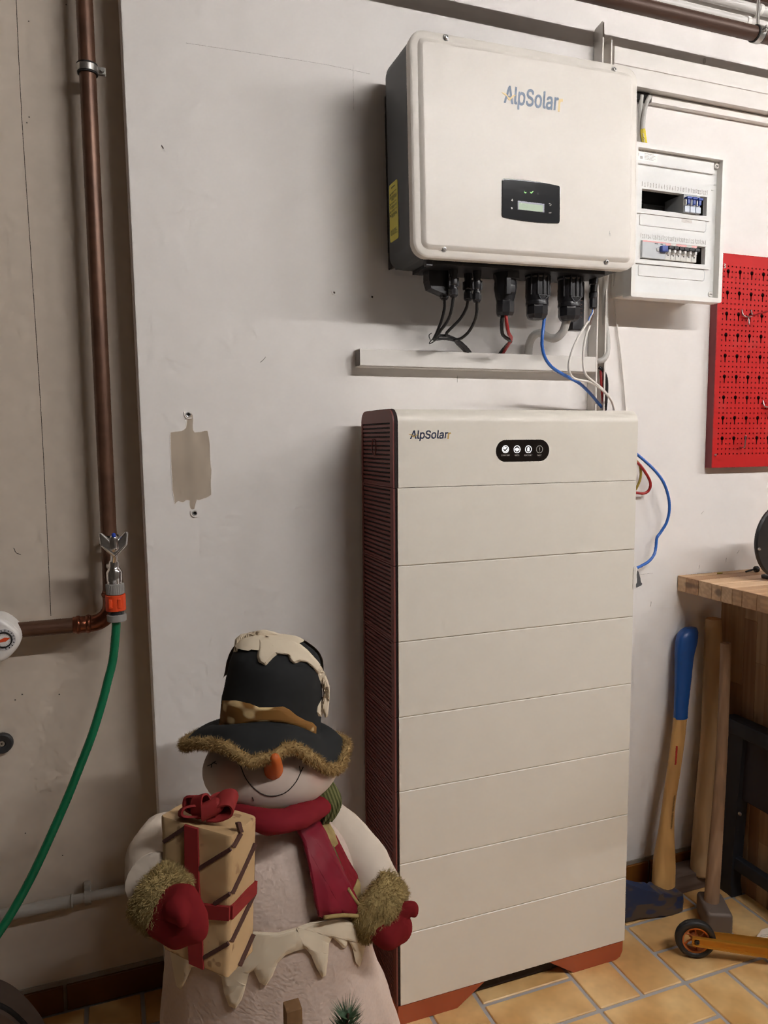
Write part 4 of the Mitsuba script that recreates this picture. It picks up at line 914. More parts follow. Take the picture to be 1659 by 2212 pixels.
# ------------------------------------------------------------------ tools leaning by the wall
wood('ash', (.42, .22, .075), (.62, .36, .13), 2, 40, False, .4)
wood('pole_wood', (.36, .22, .11), (.52, .34, .18), 2, 30, False, .6)
wood('old_handle', (.22, .13, .075), (.34, .21, .125), 2, 60, False, .6)
mat('axe_blue', '1d4a8a', .35)
def f_axehead(p, n, uv):
    w = smoothstep(.42, .60, fbm(p.x*30, p.y*30, p.z*45)+(p.z-.045)*4)
    return mix((.075, .055, .043), (.016, .032, .085), w)
mat('axe_head', proc(f_axehead), .5, .2)
mat('iron', (0.424, 0.378, 0.349), .6, .3)
mat('axe_print', '4a2a12', .6)
AX = thing('splitting_axe', 'long handled splitting axe with blue grip and blue head leaning on the wall', 'axe')
def stick(rows, squash, seg=20):
    """rows: (px, py, width px, y)"""
    C, r = [], []
    for px, py, w, y in rows:
        a, b = at(px-w/2, py, y), at(px+w/2, py, y); C.append((a+b)/2); r.append(np.linalg.norm(a-b)/2)
    sp = spline(np.c_[C, r], 6); 
    rings = []
    for c in sp:
        t = np.linspace(0, 2*np.pi, seg, endpoint=False)
        rings.append(np.stack([c[0]+c[3]*np.cos(t), c[1]+squash*c[3]*np.sin(t), np.full(seg, c[2])], 1))
    return loft(rings)
def ay(py): return .222-.075*((py-1360)/575)
hd = [(1470, 1545, 26), (1464, 1600, 26.3), (1456, 1660, 26), (1449, 1705, 25.5), (1443, 1750, 25.5), (1438.7, 1800, 31), (1435, 1850, 41), (1434, 1880, 43.5), (1432, 1928, 44)]
obj('handle', stick([(*r, ay(r[1])) for r in hd], .62), 'ash', AX, True)
gp = [(1491, 1356, 24), (1488, 1362, 34), (1485, 1372, 40), (1481.5, 1392, 41.5), (1478, 1420, 36), (1474.5, 1480, 30.5), (1471, 1530, 27), (1470, 1551, 27)]
obj('grip', stick([(*r, ay(r[1])) for r in gp], .64), 'axe_blue', AX, 40, 'blue painted grip')
hh = [(1300, 1878), (1352, 1904), (1385, 1914), (1405, 1916), (1412, 1920), (1418, 1916), (1440, 1921), (1459, 1917), (1461, 1935), (1458, 1955), (1440, 1964), (1400, 1969), (1370, 1976), (1330, 1992), (1300, 2002)]
hy = .130; hp = sg.Polygon([(q[0], max(q[2], .0005)) for q in (at(*p, hy) for p in hh)])
zmin = min(q[1] for q in hp.exterior.coords)
hp = sa.translate(hp, 0, -zmin+.0)
hm = trimesh.creation.extrude_polygon(hp, .062, engine='earcut'); hm = hm.subdivide().subdivide(); v = np.array(hm.vertices)
wx = np.clip((v[:, 0]-hp.bounds[0])/(hp.bounds[2]-hp.bounds[0]), 0, 1)
yy = hy+(.031-v[:, 2])*(.12+.88*np.minimum(1, wx*1.35))
obj('head', jitter(trimesh.Trimesh(np.stack([v[:, 0], yy, v[:, 1]], 1), hm.faces, process=False), .0008, 40), 'axe_head', AX, 30, 'blue and rusty brown steel head')
q = at(1462, 1640, ay(1640)-.012)
mat('label_red', 'a8342c', .5)
def onstick(px, py, off): return at(px, py, ay(py)-off)
for j, w in enumerate(('label_red', 'white_plastic')):
    a, b = onstick(1463+6*j, 1612, .0135-.0015*j), onstick(1460+6*j, 1652, .0135-.0015*j)
    obj('printed_label', loft([np.array([c+np.array([-.0028, 0, 0]), c+np.array([.0028, .0004, 0]), c+np.array([.0028, .003, 0]), c+np.array([-.0028, .003, 0])]) for c in (a, b)]), w, AX, False)
tmm = meshkit.text_mesh('GENUINE HICKORY', .0075, .0005); v = np.array(tmm.vertices); L = v[:, 0].max()
a, b = onstick(1456, 1718, .016), onstick(1448, 1792, .018); d = (b-a)/np.linalg.norm(b-a); nrm = np.array([.25, -.96, 0]); up = np.cross(nrm, d); s_ = np.linalg.norm(b-a)/L
obj('burned_lettering', trimesh.Trimesh(a+v[:, :1]*s_*d+v[:, 1:2]*s_*up*1.0+v[:, 2:3]*nrm, tmm.faces, process=False), 'axe_print', AX, False, 'dark burned lettering')
BL = thing('wooden_block', 'dark weathered wooden block on the floor under the tall pole', 'wooden block')
mat('block_wood', proc(lambda p, n, uv: mix((.075, .045, .035), (.17, .125, .10), fbm(p.x*12, p.y*60, p.z*60))), .8)
q = [atz(1458, 1925, .058), atz(1530, 1898, .058)]
obj_self(BL, rbox(q[0][0]+.012, q[1][0]+.035, .168, .236, 0.0002, .058, .004), 'block_wood', 30)
PO = thing('wooden_pole', 'thick light wooden pole standing on the block between axe and hammer', 'pole')
def py_(p): return .205-.025*((p-1340)/540)
pl = [(1541, 1337, 22), (1541, 1342, 28), (1540, 1400, 30), (1537, 1480, 31), (1534, 1580, 31.5), (1528, 1680, 35), (1522, 1780, 39), (1518, 1850, 41), (1517, 1884, 41)]
obj_self(PO, jitter(stick([(*r, py_(r[1])) for r in pl], .8), .0008, 30), 'pole_wood', True)
bz = tm(stick([(*r, py_(r[1])) for r in pl], .8)).bounds[0][2]
SH = thing('sledgehammer', 'sledgehammer with long brown handle standing on its iron head', 'hammer')
def sy(p): return .035+.075*((1950-p)/555)
hr = [(1567.5, 1392, 15), (1567.5, 1396, 17), (1565, 1480, 17), (1561, 1580, 17.5), (1556, 1680, 18), (1549, 1780, 20), (1543, 1860, 22), (1538, 1930, 23), (1535, 1975, 23)]
obj('handle', jitter(stick([(*r, sy(r[1])) for r in hr], 1.0), .0005, 30), 'old_handle', SH, True)
hc = atz(1537, 1998, 0); hb = rbox(-.036, .036, -.056, .056, 0, .064, .011, 3); hb.apply_transform(trimesh.transformations.rotation_matrix(math.radians(-28), (0, 0, 1)))
hb.apply_translation((hc[0]+.012, hc[1]+.004, .0002))
obj('head', jitter(hb, .0012, 35), 'iron', SH, 35, 'grey brown iron head')

# black folding trestle leaning on the bench side
mat('trestle', '1c2028', .55)
mat('trestle_panel', '231f26', .6)
TR = thing('folding_trestle', 'black folding trestle leaning on the side of the workbench', 'trestle')
Y = lambda px, py, x=1.147: atx(px, py, x)
ty0 = Y(1568, 1600)[1]; tz1 = Y(1580, 1547)[2]
def slab(ya, yb, za, zb, x0, x1, r=.006): return rbox(x0, x1, min(ya, yb), max(ya, yb), za, zb, r)
obj('top_rail', slab(ty0+.004, -.35, tz1-.050, tz1, 1.130, 1.182, .010), 'trestle', TR)
obj('panel', slab(ty0-.018, -.35, tz1-.245, tz1-.040, 1.152, 1.170, .004), 'trestle_panel', TR)
lw = abs(Y(1565, 1700)[1]-Y(1608, 1700)[1])
lg = loft([np.array([(x0, yy, z) for x0, yy in ((1.137, y0), (1.177, y0), (1.177, y0-lw), (1.137, y0-lw))]) for z, y0 in ((0.0, ty0-.012+.03), (.04, ty0-.004+.03), (tz1-.02, ty0))])
obj('leg', lg, 'trestle', TR, 30)
obj('lower_rung', slab(ty0-.01, -.35, .085, .125, 1.144, 1.170, .005), 'trestle', TR)
q = Y(1598, 1758, 1.136); obj('bolt', lathe([(.0001, 0), (.006, 0), (.005, .004), (.0001, .005)], (1.1375, q[1], q[2]), (-1, 0, 0), 12), 'steel', TR)

# gold scooter
mat('gold_metal', 'b9812f', .38, .5)
mat('bronze', 'b0693a', .3, .6)
mat('tyre', '1a1a1b', .55)
SC = thing('kick_scooter', 'gold kick scooter with a black front wheel on the tiled floor', 'scooter')
f0 = atz(1500, 2069, 0); f1 = atz(1659, 2085, 0)
wr = .0525; ax = np.array([-.47, -.88, 0.0]); ax /= np.linalg.norm(ax); dirb = np.array([-ax[1], ax[0], 0.0])
wc = np.array([f0[0]+.004, f0[1]+.004, wr+.0003])
obj('tyre', lathe([(.0355, -.010), (.0470, -.012), (wr-.001, -.007), (wr, 0), (wr-.001, .007), (.0470, .012), (.0355, .010)], wc, ax, 48), 'tyre', SC, True)
obj('rim', lathe([(.0315, -.009), (.0358, -.0105), (.0358, .0105), (.0315, .009)], wc, ax, 48), 'bronze', SC, 35)
upv = np.array([0, 0, 1.0])
for j in range(6):
    t = j*math.pi/3+.3; d = dirb*math.cos(t)+upv*math.sin(t); t2 = t+.35; d2 = dirb*math.cos(t2)+upv*math.sin(t2)
    obj('spoke', sweep([wc+d*.008, wc+(d+d2)/2*.021, wc+d2*.0325], .0026, 8), 'bronze', SC, True)
obj('hub', lathe([(.0001, -.011), (.011, -.011), (.011, .011), (.0001, .011)], wc, ax, 24), 'bronze', SC, 35)
fk0 = wc+ax*.020+np.array([-.006, 0, .003]); q = at(1659, 2066, -.17); fk1 = np.array([1.02, -.20, .058]); 
e0 = at(1488, 2014, wc[1]-.02); 
dirf = dirb.copy(); 
def bar(c0, c1, h0, h1, w, m, name):
    d = (c1-c0); d /= np.linalg.norm(d); s = np.cross(d, upv); s /= np.linalg.norm(s)
    obj(name, loft([np.array([c+s*w+upv*h, c-s*w+upv*h, c-s*w-upv*h, c+s*w-upv*h]) for c, h in ((c0, h0), (c1, h1))]), m, SC, 20)
c0 = wc+ax*.0155-dirb*.012+upv*.004; c1 = c0+dirb*.29-upv*.020
bar(c0, c1, .011, .014, .0018, 'gold_metal', 'fork_plate')
bar(c0+ax*.003+upv*.0100, c1+ax*.006+upv*.0125, .0016, .002, .005, 'gold_metal', 'fork_flange')
bar(c0+ax*.003-upv*.0100, c1+ax*.006-upv*.0145, .0016, .002, .005, 'gold_metal', 'fork_flange')
bar(c0-ax*.031, c1-ax*.031, .011, .016, .0018, 'gold_metal', 'fork_plate')
obj('axle_bolt', lathe([(.0001, 0), (.0068, 0), (.006, .004), (.003, .0045), (.0025, .002), (.0001, .002)], wc+ax*.0175+upv*.002, ax, 16), 'black_satin', SC, 30)
obj('deck', loft([np.array([c+ax*.012, c-ax*.040, c-ax*.040-upv*.02, c+ax*.012-upv*.02]) for c in (c0+dirb*.22+upv*.012, c1-dirb*.005+upv*.012)]), 'gold_metal', SC, 20)
k = thing('paper_label', 'white printed paper label with a red block beside the gold scooter', 'label')
l0, l1, l2, l3 = at(1622, 2040, -.075), at(1645, 2008, -.075), at(1690, 1995, -.075), at(1680, 2052, -.075)
ctr = (l0+l1+l2+l3)/4
def sheet(c4, th): n = np.cross(c4[1]-c4[0], c4[2]-c4[1]); n /= np.linalg.norm(n); n = -n if n[1] > 0 else n; return loft([np.array(c4), np.array(c4)+n*th]), n
sh, nn = sheet([l0, l1, l2, l3], .0006); obj('paper', sh, 'white_plastic', k, False)
bil = lambda u, v: (l0*(1-u)+l3*u)*(1-v)+(l1*(1-u)+l2*u)*v+nn*.0008
def patch(u0, u1, v0, v1, m, nm): obj(nm, sheet([bil(u0, v0), bil(u0, v1), bil(u1, v1), bil(u1, v0)], .0004)[0], m, k, False)
patch(.40, .95, .72, .95, 'label_red', 'red_block')
for j in range(6): patch(.12, .85 if j % 2 else .7, .60-.09*j, .625-.09*j, 'grey_print', 'print_line')

# dark padded thing at the lower left corner
mat('pad_grey', '54473f', .8)
mat('pad_dark', '14110f', .8)
k = thing('padded_bag', 'dark grey padded bag with black piping in the lower left corner of the photo', 'bag')
a, b, c = at(2, 2148, .02), at(45, 2178, .02), at(90, 2235, .02)
arcp = spline([at(-60, 2130, .02), a, b, c, at(110, 2300, .02)], 8)
lowp = [q+np.array([-.02, 0, -.30]) for q in arcp]
poly = sg.Polygon([(q[0], q[2]) for q in arcp]+[(arcp[-1][0]-.02, 0.002), (arcp[0][0]-.05, .002)]).buffer(0)
obj('side', extr(poly, .06, .09), 'pad_grey', k, 30)
obj('piping', sweep(arcp+np.array([0, -.032, 0]), .006, 8), 'pad_dark', k, True)
obj('piping', sweep(arcp+np.array([-.035, -.034, -.035]), .012, 8), 'pad_dark', k, True)

# ------------------------------------------------------------------ snowman figure
from scipy.interpolate import LinearNDInterpolator, NearestNDInterpolator
def proj(X):
    d = np.asarray(X)-CAM; z = d@FW; return np.stack([829.5+FPX*(d@RT)/z, 1106-FPX*(d@UP)/z], -1)
class Front:
    """the depth (y) of a shape's side that faces the photograph's side of the room, as a function of the measured outline"""
    def __init__(s, m):
        m = tm(m); n = m.vertex_normals; d = m.vertices-CAM; keep = np.einsum('ij,ij->i', n, d) < 0
        q = proj(m.vertices[keep]); s.l = LinearNDInterpolator(q, m.vertices[keep][:, 1]); s.n = NearestNDInterpolator(q, m.vertices[keep][:, 1])
    def __call__(s, px, py):
        a = s.l(px, py); b = s.n(px, py); return np.where(np.isnan(a), b, a)
def rows_loft(rows, n=72, cap=True, sub=5):
    """rows: (py, left px, right px, y, depth half width)"""
    R = spline([(*at(l, py, y), *at(r, py, y), b) for py, l, r, y, b in rows], sub); rings = []
    t = np.linspace(0, 2*np.pi, n, endpoint=False)
    for q in R:
        a, b = q[:3], q[3:6]; c = (a+b)/2; h = (b-a)/2
        rings.append(c+np.cos(t)[:, None]*h+np.sin(t)[:, None]*np.array([0, q[6], 0]))
    return loft(rings, cap)
def drape(pts, front, off, th, step=7, edge=.4, smooth_px=0):
    """cloth of the outline pts (photo pixels) lying on a shape: a real sheet of thickness th"""
    poly = sg.Polygon(pts).buffer(0)
    if smooth_px: poly = poly.buffer(smooth_px).buffer(-2*smooth_px).buffer(smooth_px)
    if poly.geom_type != 'Polygon': poly = max(poly.geoms, key=lambda g: g.area)
    poly = shapely.segmentize(poly, step)
    m = trimesh.creation.extrude_polygon(poly, 1.0, engine='earcut')
    v, f = trimesh.remesh.subdivide_to_size(np.array(m.vertices)*[1, 1, step], m.faces, step*1.6, max_iter=12)
    m = trimesh.Trimesh(v, f); m.merge_vertices(); v = np.array(m.vertices)
    w = v[:, 2]/step
    ds = np.array(shapely.distance(poly.exterior, shapely.points(v[:, :2])))
    bulge = np.minimum(1, ds/(step*.8))**.5
    y = front(v[:, 0], v[:, 1])
    yy = y-off*(1-.0)-w*th*(edge+(1-edge)*bulge)
    X = np.array([at(a, b, c) for (a, b), c in zip(v[:, :2], yy)])
    t = trimesh.Trimesh(X, m.faces, process=False)
    if t.volume < 0: t.invert()
    return t
def fur(m, n, length, droop=(0, 0, -.3), seed=1, r=.0011):
    m = tm(m); rs = np.random.default_rng(seed); p, fi = trimesh.sample.sample_surface(m, n, seed=seed); nr = m.face_normals[fi]
    d = nr+np.array(droop)+rs.normal(0, .38, (n, 3)); d /= np.linalg.norm(d, axis=1, keepdims=True)
    s = np.cross(d, rs.normal(0, 1, (n, 3))); s /= np.linalg.norm(s, axis=1, keepdims=True); L = length*rs.uniform(.6, 1.15, (n, 1))
    v = np.stack([p-s*r-d*.001, p+s*r-d*.001, p+d*L], 1).reshape(-1, 3); return trimesh.Trimesh(v, np.arange(3*n).reshape(-1, 3), process=False)
def obj_fur(m, parent, material, n, length, seed=1, r=.0011):
    k = obj('fur_hair', fur(m, n, length, seed=seed, r=r), material, parent, False); labels[k] = {'kind': 'stuff'}
def f_fleece(p, n, uv):
    a = fbm(p.x*7, p.y*7, p.z*7); b = fbm(p.x*220, p.y*220, p.z*220, 2)
    return mix((.44, .34, .29), (.60, .49, .43), a*.6+b*.4)
mat('fleece', proc(f_fleece), .95, bump=proc(lambda p, n, uv: .0022*fbm(p.x*230, p.y*230, p.z*230, 2)), spec=.1)
mat('coat', proc(lambda p, n, uv: mix((.50, .42, .345), (.62, .535, .45), fbm(p.x*12, p.y*12, p.z*12))), .9, bump=proc(lambda p, n, uv: .0016*fbm(p.x*260, p.y*260, p.z*260, 2)), spec=.1)
mat('snow_felt', 'cdbfa9', .8, spec=.2)
def spot(p, c, r): return smoothstep(r, r*.2, dr.sqrt(dr.square(p.x-float(c[0]))+dr.square(p.y-float(c[1]))+dr.square(p.z-float(c[2]))))
HY = -.14
hcen = at(588, 1652, HY); HA, HB, HCz = .134, .118, .080
HEADM = trimesh.creation.icosphere(subdivisions=5); HEADM.apply_scale((HA, HB, HCz)); HEADM.apply_translation(hcen)
FH = Front(HEADM)
ch1, ch2 = at(492, 1672, float(FH(492, 1672))), at(692, 1660, float(FH(692, 1660)))
def f_face(p, n, uv):
    c = mix((.44, .355, .305), (.55, .46, .40), fbm(p.x*14, p.y*14, p.z*14))
    return mix(c, mi.Color3f(.56, .27, .22), .45*spot(p, ch1, .045)+.45*spot(p, ch2, .045))
mat('face', proc(f_face), .85, spec=.15)
mat('hat_black', (0.138, 0.143, 0.147), .85, spec=.15)
mat('fur_tan', proc(lambda p, n, uv: mix((.20, .12, .045), (.38, .265, .12), fbm(p.x*60, p.y*60, p.z*60))), .9, spec=.1)
mat('fur_olive', proc(lambda p, n, uv: mix((.22, .155, .062), (.38, .29, .13), fbm(p.x*60, p.y*60, p.z*60))), .9, spec=.1)
mat('band_print', proc(lambda p, n, uv: mix((.20, .095, .025), (.62, .46, .24), smoothstep(.56, .74, noise(p.x*38, p.y*38, p.z*60)))), .75, spec=.2)
mat('scarf_red', (0.437, 0.1, 0.133), .8, spec=.12)
mat('scarf_satin', proc(lambda p, n, uv: mi.Color3f(.16, .007, .018)*(.8+.4*fbm(p.x*25, p.y*25, p.z*25))), .5, spec=.2)
mat('mitten_red', (0.41, 0.1, 0.112), .9, spec=.1)
mat('knit_green', proc(lambda p, n, uv: mix((.055, .062, .022), (.125, .125, .055), smoothstep(.3, .7, dr.sin(p.x*900+p.z*250)*.5+.5))), .9, spec=.1)
mat('carrot', 'b85a22', .6)
mat('thread', '2a211c', .8)
SN = thing('snowman_figure', 'large stuffed snowman figure in a black hat and red scarf standing beside the battery tower', 'snowman')
by = -.11
body_rows = [(1735, 500, 690, by, .09), (1765, 440, 735, by, .125), (1810, 398, 765, by, .155), (1870, 372, 785, by, .172), (1940, 362, 795, by, .182), (2005, 362, 795, by, .186), (2060, 358, 808, by, .192), (2120, 352, 828, by, .20), (2200, 345, 856, by, .21), (2300, 345, 868, by, .213), (2400, 362, 860, by, .205), (2478, 400, 830, by, .185)]
BODY = rows_loft(body_rows, 96)
v = BODY.vertices; v[:, 2] = np.maximum(v[:, 2], .0008)
BODY = trimesh.Trimesh(v, BODY.faces, process=False)
BODY = jitter(jitter(BODY, .006, 9, 3), .007, np.array([26, 26, 4.0]), 4); v = BODY.vertices; v[:, 2] = np.maximum(v[:, 2], .0008)
obj('body', BODY, 'fleece', SN, True)
FB = Front(BODY)
obj('head', HEADM, 'face', SN, True, 'cream round cloth head')
hk = SN+'__head'
nb = at(591, 1663, float(FH(591, 1663))); nt = at(594, 1634, nb[1]-.048)
obj('nose', sweep(spline([nb+np.array([0, .012, 0]), nb, nb*.6+nt*.4, nb*.2+nt*.8, nt], 5), list(np.interp(np.linspace(0, 1, 21), [0, .25, .6, .9, 1], [.017, .0175, .0135, .0075, .004])), 18), 'carrot', hk, True, 'orange carrot nose')
sm = [(512, 1647), (520, 1656), (528, 1676), (540, 1694), (562, 1713), (588, 1720), (617, 1712), (638, 1691), (648, 1672), (655, 1657)]
def onhead(pts, off=.0005): return [at(x, y, float(FH(x, y))-off) for x, y in pts]
obj('smile', sweep(spline(onhead(sm), 6), .0010, 6), 'thread', hk, True, 'thin stitched smile')
for pts in ([(527, 1650), (520, 1656)], [(647, 1655), (649, 1670)], [(448, 1655), (458, 1650), (466, 1644)], [(456, 1658), (459, 1648), (468, 1650)], [(545, 1722), (548, 1730)]): obj('stitch', sweep(spline(onhead(pts), 4), .0008, 5), 'thread', hk, True)
# hat
HAT = 'hat'
crown_rows = [(1585, 474, 688, -.13, .088), (1555, 476, 689, -.13, .090), (1510, 481, 691, -.13, .090), (1465, 489, 692, -.128, .088), (1427, 498, 690, -.128, .078), (1406, 507, 679, -.126, .060), (1391, 518, 660, -.125, .042), (1382, 532, 642, -.125, .026), (1377, 552, 620, -.125, .012)]
CROWN = jitter(rows_loft(crown_rows, 80), .004, 16, 5)
hatk = obj(HAT, CROWN, 'hat_black', SN, True, 'black felt hat')
FC = Front(CROWN)
inner = [(476, 1566), (500, 1566), (540, 1560), (577, 1557), (620, 1562), (655, 1572), (682, 1584)]
inn = [at(x, y, float(FC(x, y))-.001) for x, y in inner]+[at(672, 1560, -.06), at(620, 1548, -.035), (at(560, 1545, -.035)), at(500, 1552, -.07)]
out = [at(*q) for q in [(398, 1606, -.13), (437, 1601, -.19), (482, 1608, -.235), (518, 1628, -.262), (546, 1640, -.275), (590, 1627, -.275), (632, 1609, -.262), (672, 1634, -.255), (705, 1654, -.24), (727, 1656, -.215), (742, 1630, -.175), (738, 1594, -.115), (650, 1574, .0), (540, 1566, .0), (455, 1578, -.045), (410, 1592, -.09)]]
ci = spline(inn, 24, True); co_ = spline(out, 16, True)
def resamp(c, n):
    d = np.r_[0, np.cumsum(np.linalg.norm(np.diff(np.vstack([c, c[:1]]), axis=0), axis=1))]; cc = np.vstack([c, c[:1]]); t = np.linspace(0, d[-1], n, endpoint=False)
    return np.stack([np.interp(t, d, cc[:, i]) for i in range(3)], 1)
def by_angle(c, n):
    m_ = c.mean(0); a = np.unwrap(np.arctan2(c[:, 1]-m_[1], c[:, 0]-m_[0])); s_ = np.sign(a[-1]-a[0]); a0 = a[0]
    t = a0+s_*np.linspace(0, 2*np.pi, n, endpoint=False); A = np.r_[a, a[0]+s_*2*np.pi]; C = np.vstack([c, c[:1]])
    o = np.argsort(A); return np.stack([np.interp(t, A[o], C[o, i]) for i in range(3)], 1)
ci2, co2 = by_angle(ci, 120), by_angle(co_, 120)
up_, dn_ = [], []
for t in np.linspace(0, 1, 9):
    q = ci2*(1-t)+co2*t; q = q+np.array([0, 0, .012*math.sin(math.pi*t)]); up_.append(q); dn_.append(q-np.array([0, 0, .006]))
obj('brim', loft(up_+dn_[::-1]+[up_[0]], cap=False), 'hat_black', hatk, True)
tr = jitter(sweep(spline(out, 12, True)-np.array([0, .002, .003]), .0095, 12, True), .0025, 60, 4)
tk = obj('fur_trim', tr, 'fur_tan', hatk, True, 'tan fur edging of the brim')
for_k = obj('fur_trim_hair', fur(tr, 9000, .008, seed=2, r=.0008), 'fur_tan', hatk, False); labels[for_k] = {'kind': 'stuff'}
band = [(473, 1567), (480, 1513), (510, 1513), (541, 1520), (560, 1528), (590, 1528), (612, 1526), (626, 1533), (640, 1545), (660, 1556), (676, 1561), (684, 1570), (683, 1587), (672, 1583), (640, 1570), (610, 1562), (577, 1559), (545, 1561), (520, 1568), (497, 1569)]
obj('hat_band', drape(band, FC, .001, .008, 7), 'band_print', hatk, 50, 'brown and cream patterned hat band')
snow = [(504, 1409), (506, 1395), (508, 1380), (520, 1370), (548, 1364), (570, 1359.5), (590, 1364), (605, 1369), (640, 1384), (665, 1404), (690, 1432), (704, 1458), (712, 1482), (712, 1510), (710, 1530), (708, 1548), (702, 1550), (698, 1538), (695, 1549), (688, 1547), (684, 1538), (686, 1526), (694, 1512), (699, 1497), (694, 1478), (686, 1456), (676, 1443), (662, 1431), (650, 1429), (636, 1434), (627, 1428), (622, 1416), (600, 1413), (590, 1421), (574, 1438), (558, 1430), (555, 1418), (559, 1390), (556, 1382), (545, 1380), (530, 1384), (518, 1395), (513, 1408)]
sv = CROWN.vertices+CROWN.vertex_normals*.005
bk_ = (np.einsum('ij,ij->i', CROWN.vertex_normals, CROWN.vertices-CAM) > -.02) & (CROWN.vertices[:, 2] > at(600, 1440, -.05)[2])
top_ = CROWN.vertices[:, 2] > at(600, 1392, -.125)[2]
shell = trimesh.Trimesh(sv, CROWN.faces[(bk_ | top_)[CROWN.faces].all(1)], process=False)
obj('snow_cover', [drape(snow, FC, -.004, .014, 5, .35), shell], 'snow_felt', hatk, 60, 'cream felt snow dripping over the hat')
# snow skirt
skirt = [(372, 1998), (450, 2008), (549, 2012), (600, 2014), (640, 2003), (672, 1991), (700, 1984), (727, 1980), (756, 1990), (790, 2000), (800, 2010), (790, 2040), (782, 2075), (777, 2089), (768, 2078), (762, 2050), (752, 2030), (748, 2047), (741, 2048), (732, 2038), (718, 2025), (711, 2038), (708, 2075), (704, 2108), (696, 2112), (682, 2088), (672, 2063), (660, 2049), (640, 2054), (616, 2064), (600, 2080), (588, 2110), (574, 2130), (560, 2122), (548, 2096), (538, 2102), (530, 2135), (522, 2160), (508, 2180), (494, 2172), (484, 2145), (478, 2110), (440, 2085), (414, 2090), (402, 2118), (391, 2138), (381, 2130), (374, 2095), (364, 2040)]
obj('snow_skirt', drape(skirt, FB, .002, .013, 8, .5, 1.5), 'snow_felt', SN, 60, 'cream felt snow hem dripping over the belly')
# scarf
neck = spline([at(*q) for q in [(478, 1756, -.19), (520, 1764, -.25), (570, 1773, -.285), (620, 1772, -.285), (660, 1756, -.245), (690, 1738, -.18), (680, 1722, -.10), (590, 1716, -.04), (500, 1726, -.09)]], 10, True)
nm_ = jitter(sweep(neck, .027, 16, True, .75), .004, 28, 8)
sk = obj('scarf', nm_, 'scarf_red', SN, True, 'dark red scarf')
class Scarf:
    def __call__(s, px, py): return FB(px, np.maximum(py, 1775))
tail = [(612, 1734), (640, 1726), (668, 1738), (686, 1765), (706, 1800), (724, 1838), (745, 1885), (764, 1925), (784, 1966), (780, 1978), (745, 1976), (712, 1979), (686, 1983), (680, 1950), (673, 1911), (664, 1860), (654, 1816), (634, 1780), (618, 1755)]
tail2 = [(668, 1725), (690, 1750), (705, 1775), (727, 1805), (752, 1855), (776, 1895), (800, 1935), (785, 1965), (760, 1935), (735, 1890), (712, 1838), (690, 1790), (660, 1745)]
obj('back_tail', drape(tail2, Scarf(), .006, .012, 8, .5), 'scarf_red', sk, 50)
obj('knit_stripe', drape([(690, 1780), (704, 1790), (727, 1840), (745, 1885), (762, 1925), (752, 1930), (730, 1885), (712, 1842)], Scarf(), .018, .008, 6), 'knit_green', sk, 50, 'green knitted stripe')
for pts in ([(690, 1785), (706, 1768), (722, 1795), (731, 1822), (712, 1842), (704, 1815)], [(760, 1928), (772, 1898), (800, 1912), (806, 1930), (788, 1955), (776, 1945)]):
    pm = drape(pts, Scarf(), .014, .012, 6); pk = obj('fur_patch', pm, 'fur_olive', sk, 50, 'olive fur patch')
obj('front_tail', jitter(drape(tail, Scarf(), .022, .012, 8, .5), .0035, 30, 6), 'scarf_satin', sk, 60, 'satin crimson scarf end')
obj('tail_hem', sweep(spline([at(x, y, float(FB(x, y))-.036) for x, y in ((752, 1920), (768, 1945), (786, 1968), (776, 1978), (740, 1977), (700, 1982))], 6), .0035, 8), 'fur_olive', sk, True)
kn_ = [at(684, 1690, -.15), at(698, 1712, -.17), at(704, 1738, -.18), at(697, 1768, -.185)]
knm = sweep(spline(kn_, 8), [.020+.010*math.sin(math.pi*t) for t in np.linspace(0, 1, 25)], 18)
kg = obj('knit_knot', knm, 'knit_green', sk, True, 'green knitted end at the neck')
for t in np.linspace(0, np.pi*2, 15)[:-1]:
    cc = spline(kn_, 8); rr = np.array([.020+.010*math.sin(math.pi*s_) for s_ in np.linspace(0, 1, 25)])
    obj('knit_rib', sweep([c+np.array([r*1.0*math.cos(t), r*math.sin(t), 0]) for c, r in zip(cc, rr)], .0028, 6), 'knit_green', kg, True)
# arms, cuffs, mittens
def arm(pts, rad, cuff_c, cuff_ax, cuff_r, cuff_w, mit, thumb, seed):
    s = jitter(sweep(spline(pts, 8), np.interp(np.linspace(0, 1, 8*(len(pts)-1)+1), np.linspace(0, 1, len(rad)), rad), 24), .004, 22, seed)
    obj('sleeve', s, 'coat', SN, True)
    a = np.array(cuff_ax, float); a /= np.linalg.norm(a)
    cm = lathe([(cuff_r*.55, -cuff_w*.5), (cuff_r*.9, -cuff_w*.55), (cuff_r, -cuff_w*.3), (cuff_r*1.02, 0), (cuff_r, cuff_w*.3), (cuff_r*.9, cuff_w*.55), (cuff_r*.5, cuff_w*.45)], cuff_c, a, 40)
    cm = cm.subdivide(); cm = jitter(cm, .004, 30, seed)
    ck = obj('cuff', cm, 'fur_olive', SN, True, 'olive brown fur cuff'); obj_fur(cm, ck, 'fur_olive', 9000, .009, seed, .0008)
    man = m3.Manifold.batch_hull([m3.Manifold.sphere(r, 32).translate(tuple(map(float, c))) for c, r in mit])
    for (c0, r0), (c1, r1) in zip(thumb[:-1], thumb[1:]):
        man = man+m3.Manifold.batch_hull([m3.Manifold.sphere(r0, 24).translate(tuple(map(float, c0))), m3.Manifold.sphere(r1, 24).translate(tuple(map(float, c1)))])
    q = tm(man.refine_to_length(.006)); q.merge_vertices(); trimesh.smoothing.filter_taubin(q, iterations=12)
    obj('mitten', jitter(q, .0015, 50, seed), 'mitten_red', SN, True, 'dark red cloth mitten')
